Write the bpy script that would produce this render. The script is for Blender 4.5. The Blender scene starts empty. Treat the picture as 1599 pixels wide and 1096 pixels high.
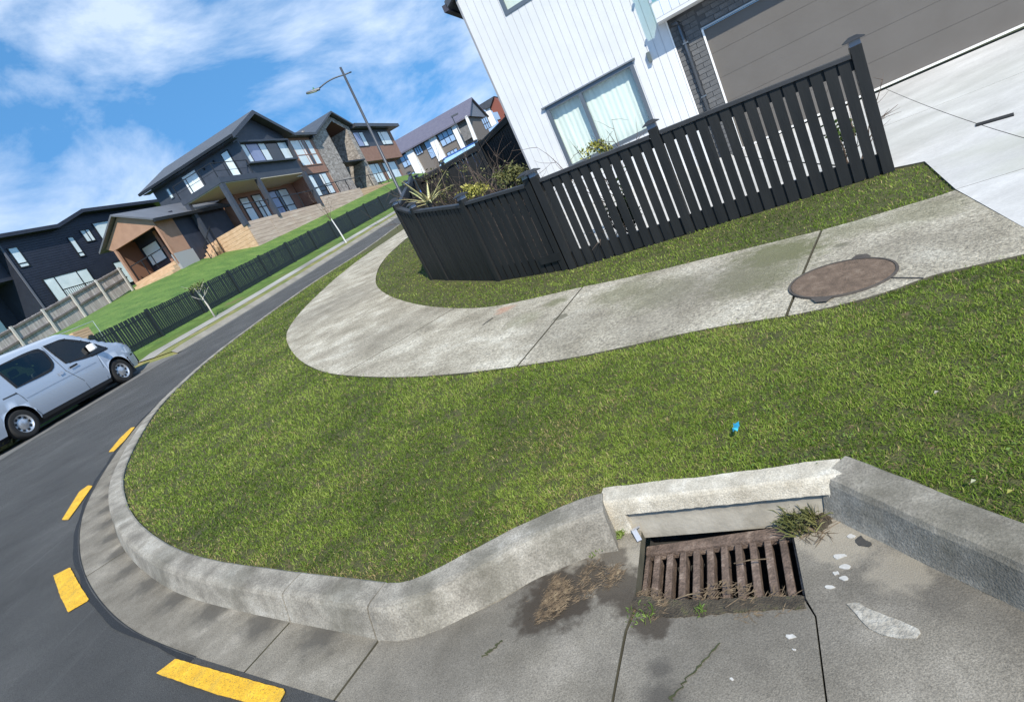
import bpy, math, random
import numpy as np
from mathutils import Vector, Matrix
from mathutils.geometry import delaunay_2d_cdt

random.seed(7); RNG = np.random.default_rng(11)
SC = bpy.context.scene
COL = SC.collection
EYE = 1.5

# ------------------------------------------------------------------ camera
FPX, PITCH, ROLL = 870.0, math.radians(14.9), math.radians(26.28)
_d = np.array([math.sin(ROLL)*math.cos(PITCH), math.cos(ROLL)*math.cos(PITCH), math.sin(PITCH)])
_f = np.array([0, 0, 1.]) - _d*_d[2]; _f /= np.linalg.norm(_f)
_r = np.cross(_d, _f)
cam = bpy.data.cameras.new('camera'); camo = bpy.data.objects.new('camera', cam); COL.objects.link(camo)
cam.sensor_width = 36; cam.lens = 36*FPX/1599; cam.clip_start = 0.05; cam.clip_end = 2000
ax = [Vector((_r[i], _f[i], -_d[i])) for i in range(3)]
m = Matrix.Identity(4)
for i, v in enumerate((ax[0], -ax[1], -ax[2])):
    for k in range(3): m[k][i] = v[k]
m.translation = Vector((0, 0, EYE)); camo.matrix_world = m
SC.camera = camo

# ------------------------------------------------------------------ sky, sun, exposure
SUN_EL, SUN_TRAVEL = math.radians(44), math.radians(-10)      # light travels towards this compass heading (0 = +y, clockwise)
w = bpy.data.worlds.new('World'); SC.world = w; w.use_nodes = True
nt = w.node_tree; nt.nodes.clear()
def wn(t, **k):
    n = nt.nodes.new(t)
    for a, b in k.items(): setattr(n, a, b)
    return n
out = wn('ShaderNodeOutputWorld'); bg = wn('ShaderNodeBackground')
sky = wn('ShaderNodeTexSky', sky_type='NISHITA', sun_disc=False, sun_elevation=SUN_EL, sun_rotation=SUN_TRAVEL+math.pi)
sky.air_density = 1.0; sky.dust_density = 0.0; sky.ozone_density = 3.0; sky.altitude = 2500
tc = wn('ShaderNodeTexCoord'); mp = wn('ShaderNodeMapping'); mp.inputs['Scale'].default_value = (1.0, 1.3, 2.2)
mp.inputs['Rotation'].default_value = (0.2, 0.35, 0.9); mp.inputs['Location'].default_value = (4.2, 1.1, 0)
n1 = wn('ShaderNodeTexNoise'); n1.inputs['Scale'].default_value = 3.4; n1.inputs['Detail'].default_value = 10; n1.inputs['Roughness'].default_value = .6; n1.inputs['Distortion'].default_value = .35
n2 = wn('ShaderNodeTexNoise'); n2.inputs['Scale'].default_value = 1.5; n2.inputs['Detail'].default_value = 3
mx = wn('ShaderNodeMath', operation='MULTIPLY_ADD'); mx.inputs[1].default_value = .75; 
rp = wn('ShaderNodeValToRGB'); rp.color_ramp.elements[0].position = .83; rp.color_ramp.elements[1].position = 1.25
rp.color_ramp.elements[0].color = (0, 0, 0, 1); rp.color_ramp.elements[1].color = (.66, .66, .66, 1)
mixc = wn('ShaderNodeMixRGB'); mixc.inputs[2].default_value = (6.6, 7.4, 8.6, 1)
hs = wn('ShaderNodeHueSaturation'); hs.inputs['Hue'].default_value = .487; hs.inputs['Saturation'].default_value = 1.15; hs.inputs['Value'].default_value = 2.5
L = nt.links.new
L(tc.outputs['Generated'], mp.inputs[0]); L(mp.outputs[0], n1.inputs['Vector']); L(mp.outputs[0], n2.inputs['Vector'])
L(n1.outputs['Fac'], mx.inputs[0]); L(n2.outputs['Fac'], mx.inputs[2]); L(mx.outputs[0], rp.inputs[0])
va = wn('ShaderNodeVectorMath', operation='ADD'); va.inputs[1].default_value = (0, 0, .5); vn = wn('ShaderNodeVectorMath', operation='NORMALIZE'); L(tc.outputs['Generated'], va.inputs[0]); L(va.outputs[0], vn.inputs[0]); L(vn.outputs[0], sky.inputs['Vector'])
L(sky.outputs[0], hs.inputs['Color']); L(hs.outputs[0], mixc.inputs[1]); L(rp.outputs[0], mixc.inputs[0])
L(mixc.outputs[0], bg.inputs[0]); L(bg.outputs[0], out.inputs[0]); bg.inputs[1].default_value = .125
sun = bpy.data.lights.new('sun', 'SUN'); suno = bpy.data.objects.new('sun', sun); COL.objects.link(suno)
sun.energy = 4.8; sun.angle = math.radians(.6); sun.color = (1, .93, .80)
sd = Vector((math.sin(SUN_TRAVEL)*math.cos(SUN_EL), math.cos(SUN_TRAVEL)*math.cos(SUN_EL), -math.sin(SUN_EL)))
suno.rotation_euler = sd.to_track_quat('-Z', 'Y').to_euler(); suno.location = (-10, -20, 30)
SC.view_settings.view_transform = 'Standard'; SC.view_settings.look = 'None'
SC.view_settings.exposure = 0.30; SC.view_settings.gamma = 1.0
SC.render.engine = 'CYCLES'; SC.cycles.max_bounces = 6; SC.cycles.transparent_max_bounces = 12

# ------------------------------------------------------------------ terrain (verge level), pixel -> place helpers
ANC = np.array([(0.4,2.2,-1.41),(2.2,3.5,-1.41),(4.13,5.32,-1.49),(2.65,5.8,-1.36),(1.19,7.07,-1.27),(.31,8.11,-1.12),(-.42,9.62,-.92),(-.7,10.25,-.83),
 (-10.9,13.2,-.17),(-10.3,16.35,-.03),(-9.8,16.4,.03),(-3.2,47.1,2.45),(5.4,10.3,-1.27),(9.2,8.5,-1.27),(8,3,-1.7),(-9,0,-.95),(-3,-8,-1.75),(6,-6,-2.0),(5,47,2.3),(-6,32,1.2)])
def _tps(A, lam):
    X = A[:, :2]; n = len(A)
    r = np.linalg.norm(X[:, None]-X[None], axis=2); K = np.where(r > 0, r*r*np.log(r+1e-12), 0)+lam*np.eye(n)
    P = np.c_[np.ones(n), X]; Mx = np.block([[K, P], [P.T, np.zeros((3, 3))]])
    return X, np.linalg.solve(Mx, np.r_[A[:, 2], 0, 0, 0])
_X, _W = _tps(ANC, 6.0)
def G(x, y):
    x = np.asarray(x, float); y = np.asarray(y, float)
    r = np.sqrt((x[..., None]-_X[:, 0])**2+(y[..., None]-_X[:, 1])**2)
    return (np.where(r > 0, r*r*np.log(r+1e-12), 0)*_W[:-3]).sum(-1)+_W[-3]+_W[-2]*x+_W[-1]*y+EYE
def ray(px, py):
    v = np.array([px-799.5, py-548, FPX]); return np.array([v@_r, v@_f, -(v@_d)])
_T = np.concatenate([np.linspace(.3, 12, 260), np.linspace(12.2, 75, 300)])
def hit(px, py, zf):
    R = ray(px, py); t = _T/math.hypot(R[0], R[1]); Q = R[None]*t[:, None]
    h = Q[:, 2]+EYE-zf(Q[:, 0], Q[:, 1]); i = int(np.argmax(h < 0))
    if h[i] >= 0 or i == 0: raise ValueError('no ground under %s' % ((px, py),))
    a = h[i-1]/(h[i-1]-h[i]); q = Q[i-1]*(1-a)+Q[i]*a; q[2] += EYE; return q
def gp(px, py, off=0.0): return hit(px, py, lambda x, y: G(x, y)+off)
def at_y(px, py, Y): R = ray(px, py); q = R*Y/R[1]; q[2] += EYE; return q
def G1(p, off=0.0): return float(G(p[0], p[1]))+off

# ------------------------------------------------------------------ materials
MATS = {}
def mat(name, c1, c2=None, scale=4.0, rough=.8, bump=0.0, bscale=40.0, metal=0.0, c3=None, c3pos=.68, detail=8, stretch=None, spec=.5, coat=0.0, coord='Object', fine=None):
    if name in MATS: return MATS[name]
    mt = bpy.data.materials.new(name); mt.use_nodes = True; t = mt.node_tree; b = t.nodes['Principled BSDF']
    b.inputs['Roughness'].default_value = rough; b.inputs['Metallic'].default_value = metal
    b.inputs['Specular IOR Level'].default_value = spec; b.inputs['Coat Weight'].default_value = coat
    tcn = t.nodes.new('ShaderNodeTexCoord'); mpn = t.nodes.new('ShaderNodeMapping'); t.links.new(tcn.outputs[coord], mpn.inputs[0])
    if stretch: mpn.inputs['Scale'].default_value = stretch
    if c2 is None: b.inputs['Base Color'].default_value = (*c1, 1)
    else:
        nz = t.nodes.new('ShaderNodeTexNoise'); nz.inputs['Scale'].default_value = scale; nz.inputs['Detail'].default_value = detail; nz.inputs['Roughness'].default_value = .62
        t.links.new(mpn.outputs[0], nz.inputs['Vector'])
        cr = t.nodes.new('ShaderNodeValToRGB'); e = cr.color_ramp.elements
        e[0].position = .34; e[0].color = (*c1, 1); e[1].position = .66 if c3 is None else .56; e[1].color = (*c2, 1)
        if c3: q = e.new(c3pos); q.color = (*c3, 1)
        t.links.new(nz.outputs['Fac'], cr.inputs[0]); col = cr.outputs[0]
        if fine:
            n3 = t.nodes.new('ShaderNodeTexNoise'); n3.inputs['Scale'].default_value = fine[0]; n3.inputs['Detail'].default_value = 4; n3.inputs['Roughness'].default_value = .7
            t.links.new(mpn.outputs[0], n3.inputs['Vector'])
            mr = t.nodes.new('ShaderNodeMapRange'); mr.inputs[1].default_value = .3; mr.inputs[2].default_value = .7; mr.inputs[3].default_value = 1-fine[1]; mr.inputs[4].default_value = 1+fine[1]
            t.links.new(n3.outputs['Fac'], mr.inputs[0])
            ml = t.nodes.new('ShaderNodeMixRGB'); ml.blend_type = 'MULTIPLY'; ml.inputs[0].default_value = 1
            t.links.new(col, ml.inputs[1]); t.links.new(mr.outputs[0], ml.inputs[2]); col = ml.outputs[0]
        t.links.new(col, b.inputs['Base Color'])
    if bump:
        nb = t.nodes.new('ShaderNodeTexNoise'); nb.inputs['Scale'].default_value = bscale; nb.inputs['Detail'].default_value = 6
        bm_ = t.nodes.new('ShaderNodeBump'); bm_.inputs['Strength'].default_value = bump; bm_.inputs['Distance'].default_value = .02
        t.links.new(mpn.outputs[0], nb.inputs['Vector']); t.links.new(nb.outputs['Fac'], bm_.inputs['Height']); t.links.new(bm_.outputs[0], b.inputs['Normal'])
    MATS[name] = mt; return mt
def stain(mt, colr, pts, soft=.5, nscale=3.0, thick=.5):
    """lay stains with their own ragged outline round given places (x, y, radius, strength)"""
    t = mt.node_tree; b = t.nodes['Principled BSDF']
    src = b.inputs['Base Color'].links[0].from_socket
    geo = t.nodes.new('ShaderNodeNewGeometry'); nz = t.nodes.new('ShaderNodeTexNoise'); nz.inputs['Scale'].default_value = nscale; nz.inputs['Detail'].default_value = 7
    t.links.new(geo.outputs['Position'], nz.inputs['Vector'])
    acc = None
    for (x, y, r, s) in pts:
        sub = t.nodes.new('ShaderNodeVectorMath'); sub.operation = 'SUBTRACT'; sub.inputs[1].default_value = (x, y, 0)
        mulz = t.nodes.new('ShaderNodeVectorMath'); mulz.operation = 'MULTIPLY'; mulz.inputs[1].default_value = (1/r, 1/r, 0)
        ln = t.nodes.new('ShaderNodeVectorMath'); ln.operation = 'LENGTH'
        t.links.new(geo.outputs['Position'], sub.inputs[0]); t.links.new(sub.outputs[0], mulz.inputs[0]); t.links.new(mulz.outputs[0], ln.inputs[0])
        ad = t.nodes.new('ShaderNodeMath'); ad.operation = 'MULTIPLY_ADD'; ad.inputs[1].default_value = 1.6; 
        t.links.new(nz.outputs['Fac'], ad.inputs[0]); t.links.new(ln.outputs['Value'], ad.inputs[2])
        mr = t.nodes.new('ShaderNodeMapRange'); mr.inputs[1].default_value = 1.8-soft/2; mr.inputs[2].default_value = 1.8+soft/2; mr.inputs[3].default_value = s; mr.inputs[4].default_value = 0
        t.links.new(ad.outputs[0], mr.inputs[0])
        if acc is None: acc = mr.outputs[0]
        else:
            mxn = t.nodes.new('ShaderNodeMath'); mxn.operation = 'MAXIMUM'; t.links.new(acc, mxn.inputs[0]); t.links.new(mr.outputs[0], mxn.inputs[1]); acc = mxn.outputs[0]
    mixn = t.nodes.new('ShaderNodeMixRGB'); mixn.inputs[2].default_value = (*colr, 1)
    t.links.new(acc, mixn.inputs[0]); t.links.new(src, mixn.inputs[1]); t.links.new(mixn.outputs[0], b.inputs['Base Color'])
def glass_mat(name, tint, mixf=.55, rough=.03):
    if name in MATS: return MATS[name]
    mt = bpy.data.materials.new(name); mt.use_nodes = True; t = mt.node_tree; t.nodes.clear()
    o = t.nodes.new('ShaderNodeOutputMaterial'); tr = t.nodes.new('ShaderNodeBsdfTransparent'); tr.inputs[0].default_value = (*tint, 1)
    gl = t.nodes.new('ShaderNodeBsdfGlossy'); gl.inputs['Roughness'].default_value = rough; fr = t.nodes.new('ShaderNodeLayerWeight'); fr.inputs[0].default_value = .25
    ma = t.nodes.new('ShaderNodeMath'); ma.operation = 'MULTIPLY_ADD'; ma.inputs[1].default_value = .3; ma.inputs[2].default_value = mixf; ma.use_clamp = True
    mi = t.nodes.new('ShaderNodeMixShader'); t.links.new(fr.outputs['Facing'], ma.inputs[0]); t.links.new(ma.outputs[0], mi.inputs[0])
    t.links.new(tr.outputs[0], mi.inputs[1]); t.links.new(gl.outputs[0], mi.inputs[2]); t.links.new(mi.outputs[0], o.inputs[0]); MATS[name] = mt; return mt

CONC = mat('concrete_kerb', (.15, .134, .108), (.285, .26, .215), 5, .94, .25, 160, c3=(.37, .345, .295), fine=(120, .42))
GUT = mat('concrete_channel', (.13, .114, .088), (.21, .188, .15), 3.2, .92, .3, 260, c3=(.29, .262, .215), fine=(180, .5))
PATH = mat('concrete_path', (.25, .22, .162), (.40, .36, .28), 2.2, .95, .8, 90, c3=(.52, .48, .39), fine=(45, .65))
DRIVE = mat('concrete_driveway', (.40, .39, .37), (.50, .49, .47), .9, .85, .12, 60, c3=(.57, .56, .54), fine=(30, .1), stretch=(1, 2.2, 1))
CREAM = mat('cream_concrete', (.36, .32, .25), (.50, .455, .37), 9, .95, .35, 200, c3=(.60, .56, .475), fine=(150, .35))
ASPH = mat('asphalt', (.064, .063, .060), (.086, .085, .081), 1.2, .92, .9, 320, c3=(.11, .108, .103), fine=(300, .9))
def streaks(mt, heading, c, sx, sy, lo, hi, amt):
    t = mt.node_tree; b = t.nodes['Principled BSDF']; src = b.inputs['Base Color'].links[0].from_socket
    g = t.nodes.new('ShaderNodeNewGeometry'); mp = t.nodes.new('ShaderNodeMapping'); mp.vector_type = 'TEXTURE'; mp.inputs['Rotation'].default_value = (0, 0, -heading); mp.inputs['Scale'].default_value = (sx, sy, 1)
    nz = t.nodes.new('ShaderNodeTexNoise'); nz.inputs['Scale'].default_value = 1; nz.inputs['Detail'].default_value = 6; nz.inputs['Roughness'].default_value = .65
    mr = t.nodes.new('ShaderNodeMapRange'); mr.inputs[1].default_value = lo; mr.inputs[2].default_value = hi; mr.inputs[4].default_value = amt
    mx = t.nodes.new('ShaderNodeMixRGB'); mx.inputs[2].default_value = (*c, 1)
    t.links.new(g.outputs['Position'], mp.inputs[0]); t.links.new(mp.outputs[0], nz.inputs['Vector']); t.links.new(nz.outputs['Fac'], mr.inputs[0]); t.links.new(mr.outputs[0], mx.inputs[0]); t.links.new(src, mx.inputs[1]); t.links.new(mx.outputs[0], b.inputs['Base Color'])
streaks(ASPH, math.radians(14), (.17, .168, .163), .12, 2.6, .60, .80, .6)
YELLOW = mat('yellow_paint', (.60, .33, .015), (.74, .42, .02), 14, .75, .4, 200, c3=(.78, .47, .035), fine=(160, .35))
streaks(YELLOW, .3, (.07, .06, .045), .008, .012, .57, .66, .95); streaks(YELLOW, .3, (.45, .30, .05), .05, .3, .5, .7, .7)
SOIL = mat('turf_soil', (.045, .048, .014), (.085, .088, .024), 22, .95, .9, 120, c3=(.13, .095, .045), c3pos=.66, fine=(120, .5))
FARGRASS = mat('lawn_grass', (.06, .125, .02), (.10, .175, .03), 1.4, .95, .9, 30, c3=(.14, .20, .045), fine=(16, .4))
BERM = mat('dry_berm', (.10, .14, .025), (.20, .19, .06), 1.8, .95, .6, 40, c3=(.32, .24, .13), c3pos=.70)
BLACK = mat('black_stained_timber', (.010, .011, .0115), (.019, .0195, .019), 6, .55, .12, 60, stretch=(1, 1, .15), spec=.3)
BLACKTOP = mat('black_timber_cap', (.02, .021, .023), (.034, .035, .038), 5, .55, .1, 60)
PALE = mat('black_metal_fence', (.012, .018, .017), None, rough=.5)
RUST = mat('rusty_iron', (.085, .06, .046), (.155, .11, .085), 18, .85, .5, 120, metal=.1, c3=(.26, .20, .16), fine=(90, .35))
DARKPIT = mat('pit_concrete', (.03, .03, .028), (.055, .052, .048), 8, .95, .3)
MANHOLE = mat('rusty_cover', (.10, .068, .045), (.16, .11, .075), 14, .9, .6, 140, c3=(.21, .155, .11), fine=(120, .4))
WHITEB = mat('white_board', (.57, .58, .59), (.63, .64, .65), 1.2, .6, .05, 30)
WHITE = mat('white_paint', (.78, .78, .77), None, rough=.5)
GREYF = mat('grey_aluminium', (.115, .135, .155), None, rough=.4, metal=.3)
BRICK = mat('charcoal_brick', (.085, .087, .09), (.115, .117, .12), 7, .8, .25, 80, c3=(.15, .15, .152))
MORTAR = mat('dark_mortar', (.082, .084, .087), None, rough=.95)
GDOOR = mat('garage_grey', (.10, .09, .080), (.11, .10, .09), 2, .6, .06, 300)
CHAR = mat('charcoal_cladding', (.038, .045, .060), (.052, .06, .078), 3, .5, .1, 40)
NAVY = mat('dark_weatherboard', (.02, .024, .037), (.028, .033, .05), 3, .5)
BROWN = mat('brown_panel', (.25, .135, .095), (.31, .175, .125), 3, .7, .1, 40)
ORANGE = mat('orange_panel', (.32, .185, .125), (.37, .22, .15), 2.5, .75, .1, 40)
TIMB = mat('new_timber', (.45, .29, .165), (.60, .42, .27), 3, .8, .2, 40, stretch=(.3, 1, 3))
TIMBG = mat('weathered_timber', (.42, .31, .24), (.55, .43, .34), 3, .85, .2, 40, stretch=(.3, 1, 3), c3=(.62, .52, .43))
PALING = mat('grey_paling', (.24, .21, .20), (.40, .36, .34), 3.5, .9, .2, 40, stretch=(3, 3, .3), c3=(.55, .51, .49))
ROOF = mat('roof_steel', (.055, .06, .07), (.075, .08, .092), 2, .45, .05, 20, metal=.2)
ROOFP = mat('roof_steel_mauve', (.11, .10, .135), (.135, .125, .16), 2, .5)
STONE = mat('stacked_stone', (.17, .15, .135), (.33, .30, .27), 3.6, .9, .6, 6, c3=(.46, .43, .40), detail=4, fine=(9, .3), stretch=(1, 1, 1.8))
SOFFIT = mat('beige_soffit', (.42, .38, .30), None, rough=.8)
PANE = mat('pale_window', (.56, .66, .68), (.72, .80, .81), 1.2, .06, spec=.9)  # curtain tone plus sky reflection put into the opaque pane colour
PANEB = mat('sky_reflect_window', (.17, .21, .36), (.24, .29, .46), .8, .05, spec=.9)  # blue sky reflection painted as the base colour of opaque panes
PANED = mat('dark_window', (.012, .014, .018), None, rough=.05, spec=.9)
RAIL = mat('black_rail', (.012, .013, .015), None, rough=.5)
LAMPM = mat('lamp_grey', (.07, .078, .092), None, rough=.45, metal=.4)
VANP = mat('silver_paint', (.47, .52, .59), None, rough=.3, metal=.3, coat=.6)
BLKP = mat('black_plastic', (.013, .013, .014), None, rough=.55)
TYRE = mat('tyre_rubber', (.015, .015, .015), None, rough=.85)
RIM = mat('steel_rim', (.55, .56, .58), None, rough=.3, metal=.7)
SILV = mat('silver_metal', (.6, .6, .62), None, rough=.45, metal=.6)
VGLASS = glass_mat('van_glass', (.20, .22, .20), .03)
HGLASS = glass_mat('house_glass', (.89, .95, .925), .03)
BGLASS = glass_mat('balustrade_glass', (.75, .9, .86), .14)
CURT = mat('net_curtain', (.72, .74, .71), (.82, .83, .80), 3, .9, stretch=(6, 6, .5))
TRUNK = mat('pale_bark', (.48, .45, .38), (.6, .57, .5), 8, .9)
BARK = mat('brown_bark', (.085, .06, .045), (.15, .11, .085), 9, .9)

# ------------------------------------------------------------------ mesh helpers
class MB:
    def __init__(s): s.v = []; s.f = []
    def quad(s, a, b, c, d): n = len(s.v); s.v += [tuple(map(float, p)) for p in (a, b, c, d)]; s.f.append((n, n+1, n+2, n+3)); return s
    def poly(s, pts): n = len(s.v); s.v += [tuple(map(float, p)) for p in pts]; s.f.append(tuple(range(n, n+len(pts)))); return s
    def hexa(s, p):          # 8 corners: bottom ring, top ring
        n = len(s.v); s.v += [tuple(map(float, q)) for q in p]
        for q in ((3, 2, 1, 0), (4, 5, 6, 7), (0, 1, 5, 4), (1, 2, 6, 5), (2, 3, 7, 6), (3, 0, 4, 7)): s.f.append(tuple(n+i for i in q))
        return s
    def box(s, x0, x1, y0, y1, z0, z1):
        return s.hexa([(x0, y0, z0), (x1, y0, z0), (x1, y1, z0), (x0, y1, z0), (x0, y0, z1), (x1, y0, z1), (x1, y1, z1), (x0, y1, z1)])
    def bar(s, a, b, wd, ht, up=(0, 0, 1)):
        a = Vector(a); b = Vector(b); d = (b-a).normalized(); u = Vector(up); sd = d.cross(u)
        if sd.length < 1e-4: sd = d.cross(Vector((1, 0, 0)))
        sd.normalize(); u = sd.cross(d).normalized(); h = sd*wd/2; k = u*ht/2
        return s.hexa([a-h-k, b-h-k, b+h-k, a+h-k, a-h+k, b-h+k, b+h+k, a+h+k])
    def tube(s, pts, rad, n=8, cap=True):
        pts = [Vector(p) for p in pts]; rs = rad if isinstance(rad, (list, tuple)) else [rad]*len(pts); rings = []
        for i, p in enumerate(pts):
            d = (pts[min(i+1, len(pts)-1)]-pts[max(i-1, 0)]).normalized(); a = d.cross(Vector((0, 0, 1)))
            if a.length < .05: a = d.cross(Vector((1, 0, 0)))
            a.normalize(); b = d.cross(a); n0 = len(s.v)
            for k in range(n):
                t = 2*math.pi*k/n; q = p+(a*math.cos(t)+b*math.sin(t))*rs[i]; s.v.append(tuple(q))
            rings.append(n0)
        for r0, r1 in zip(rings, rings[1:]):
            for k in range(n): s.f.append((r0+k, r0+(k+1) % n, r1+(k+1) % n, r1+k))
        if cap: s.f.append(tuple(rings[0]+k for k in range(n))[::-1]); s.f.append(tuple(rings[-1]+k for k in range(n)))
        return s
    def extr(s, poly, a, b):     # poly of 3-vectors extruded from offset a to b
        n = len(poly); n0 = len(s.v)
        for o in (a, b):
            for p in poly: s.v.append((p[0]+o[0], p[1]+o[1], p[2]+o[2]))
        s.f.append(tuple(n0+i for i in range(n))[::-1]); s.f.append(tuple(n0+n+i for i in range(n)))
        for i in range(n): s.f.append((n0+i, n0+(i+1) % n, n0+n+(i+1) % n, n0+n+i))
        return s
    def mesh(s, name):
        me = bpy.data.meshes.new(name); me.from_pydata(s.v, [], s.f); me.validate(); me.update(); return me
    def build(s, name, mt, parent=None, smooth=False, bevel=0, loc=None):
        me = s.mesh(name); return link(name, me, mt, parent, smooth, bevel, loc)
def link(name, me, mt, parent=None, smooth=False, bevel=0, loc=None):
    if mt is not None and not me.materials: me.materials.append(mt)
    o = bpy.data.objects.new(name, me); COL.objects.link(o)
    if parent is not None: o.parent = parent
    if loc is not None: o.location = loc
    if smooth:
        for p in me.polygons: p.use_smooth = True
    if bevel:
        b = o.modifiers.new('bevel', 'BEVEL'); b.width = bevel; b.segments = 2; b.limit_method = 'ANGLE'; b.angle_limit = math.radians(40)
    return o
def tag(o, label, cat, group=None):
    o['label'] = label; o['category'] = cat
    if group: o['group'] = group
    return o
def empty(name, loc, rz=0.0, label=None, cat=None, group=None):
    o = bpy.data.objects.new(name, None); COL.objects.link(o); o.location = loc; o.rotation_euler = (0, 0, rz); o.empty_display_size = .2
    if label: tag(o, label, cat, group)
    return o
def struct(o, kind='structure', label=None, cat=None):
    o['kind'] = kind
    if label: o['label'] = label
    if cat: o['category'] = cat
    return o
def resample(P, step):
    P = np.asarray(P, float); s = np.r_[0, np.cumsum(np.linalg.norm(np.diff(P, axis=0), axis=1))]
    n = max(2, int(s[-1]/step)+1); t = np.linspace(0, s[-1], n); return np.c_[[np.interp(t, s, P[:, k]) for k in range(P.shape[1])]].T
def smooth_line(P, step=.15, it=3):
    P = np.asarray(P, float)
    for _ in range(it):
        Q = [P[0]]
        for a, b in zip(P[:-1], P[1:]): Q += [a*.75+b*.25, a*.25+b*.75]
        Q.append(P[-1]); P = np.array(Q)
    return resample(P, step)
def offset(P, d):      # to the left of travel for d > 0
    P = np.asarray(P)[:, :2]; T = np.gradient(P, axis=0); T /= np.linalg.norm(T, axis=1)[:, None]; return P+np.c_[-T[:, 1], T[:, 0]]*d
def inside(pts, poly):
    x, y = pts[:, 0], pts[:, 1]; r = np.zeros(len(pts), bool); j = len(poly)-1
    for i in range(len(poly)):
        xi, yi = poly[i][:2]; xj, yj = poly[j][:2]
        with np.errstate(divide='ignore', invalid='ignore'):
            r ^= ((yi > y) != (yj > y)) & (x < (xj-xi)*(y-yi)/(yj-yi+1e-15)+xi)
        j = i
    return r
def sheet(name, poly, zf, mt, res=.3, parent=None, thick=0.0, holes=()):
    poly = np.asarray(poly, float)[:, :2]
    rings = [poly]+[np.asarray(h, float)[:, :2] for h in holes]; V = []; E = []
    for rg in rings:
        q = []
        for a, b in zip(rg, np.roll(rg, -1, axis=0)):
            n = max(1, int(np.linalg.norm(b-a)/res)); q += [a+(b-a)*k/n for k in range(n)]
        n0 = len(V); V += q; E += [(n0+i, n0+(i+1) % len(q)) for i in range(len(q))]
    lo = poly.min(0); hi = poly.max(0)
    gx, gy = np.meshgrid(np.arange(lo[0]+res/2, hi[0], res), np.arange(lo[1]+res/2, hi[1], res)); g = np.c_[gx.ravel(), gy.ravel()]
    if len(g):
        g = g+RNG.uniform(-.12, .12, g.shape)*res; g = g[inside(g, poly)]
        for h in holes:
            if len(g): g = g[~inside(g, np.asarray(h))]
        B = np.array(V)
        if len(g): g = g[(np.linalg.norm(g[:, None]-B[None], axis=2).min(1) > res*.35)]
    V2 = [Vector((float(p[0]), float(p[1]))) for p in V]+[Vector((float(p[0]), float(p[1]))) for p in g]
    v, e, f, *_ = delaunay_2d_cdt(V2, E, [], 1 if not holes else 0, 1e-6)
    P = np.array([(p.x, p.y) for p in v]); Z = zf(P[:, 0], P[:, 1])
    f = [tuple(t) for t in f]
    cen = np.array([P[list(t)].mean(0) for t in f]).reshape(-1, 2); ok = inside(cen, poly)
    for h in holes: ok &= ~inside(cen, np.asarray(h))
    f = [t for t, k in zip(f, ok) if k]
    verts = [(a[0], a[1], z) for a, z in zip(P, Z)]; faces = []
    for t in f:
        a, b, c = (P[i] for i in t[:3]); ccw = (b[0]-a[0])*(c[1]-a[1])-(b[1]-a[1])*(c[0]-a[0]) > 0
        faces.append(tuple(t) if ccw else tuple(t)[::-1])
    if thick:
        cnt = {}
        for t in faces:
            for i in range(len(t)): cnt[(t[i], t[(i+1) % len(t)])] = 1
        n = len(verts); low = {}; ntop = len(faces)
        for (a, b) in list(cnt):
            if (b, a) not in cnt:
                for k in (a, b):
                    if k not in low: low[k] = len(verts); verts.append((verts[k][0], verts[k][1], verts[k][2]-thick))
                faces.append((b, a, low[a], low[b]))
    me = bpy.data.meshes.new(name); me.from_pydata(verts, [], faces); me.update()
    o = link(name, me, mt, parent)
    if thick > .02:
        me.materials.append(mat('joint_dirt', (.06, .055, .036), (.10, .092, .062), 9, .95))
        me.polygons.foreach_set('material_index', [0]*ntop+[1]*(len(me.polygons)-ntop))
    for p in me.polygons: p.use_smooth = not thick
    return o
def strip(name, A, B, za, zb, mt, parent=None):   # ribbon between equal-length polylines
    mb = MB(); n = len(A)
    for i in range(n): mb.v += [(A[i][0], A[i][1], za[i]), (B[i][0], B[i][1], zb[i])]
    for i in range(n-1): mb.f.append((2*i, 2*i+1, 2*i+3, 2*i+2))
    return mb.build(name, mt, parent)

# ================================================================== SETTING
ground = struct(sheet('ground', [(-400, -200), (400, -200), (400, 500), (-400, 500)], lambda x, y: np.full_like(x, -2.6), SOIL, 60))
pxl = lambda Q, o=0.0: np.array([gp(a, b, o)[:2] for a, b in Q])
KI = pxl([(560,397.5),(501,433),(430,483),(340,549.5),(275,608),(245,640),(216,686),(195.5,729),(191,761),(204,802),(237,835.5),(291,865),(354,879),(416,887.5),(474,895),(563,905),(610,911)])
KI = np.vstack([[(1.0, 37.5), (-.6, 33), (-1.95, 28.4)], KI[:1], KI[1:]])
KI = smooth_line(KI, .12, 3)
KI = np.vstack([KI[:-1], smooth_line(pxl([(610,911),(632,911),(650,905),(676,894),(754,852),(800,827.5),(900,782),(944,771)]), .06, 2)])
_b0 = np.array([.885, 1.80]); _bu = np.array([.81, -.435])/.9194
_bn = np.array([-_bu[1], _bu[0]])
KR = smooth_line(np.vstack([[_b0+_bu*.068+_bn*.055, _b0+_bu*.088+_bn*.048], pxl([(1369,732.5),(1431,754),(1485,778),(1539,797.6),(1599,819)]), [(1.2, .8), (1.28, 0), (1.3, -1.5)]]), .08, 2)
GRC = np.array([.332, 1.778]); GA = np.array([.894, -.447]); GB = np.array([-.447, -.894])     # drain grate centre, long side, short side
def zgut(x, y):
    d2 = (x-GRC[0])**2+(y-GRC[1])**2
    return G(x, y)-.132-.045*np.exp(-d2/.22)
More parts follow.
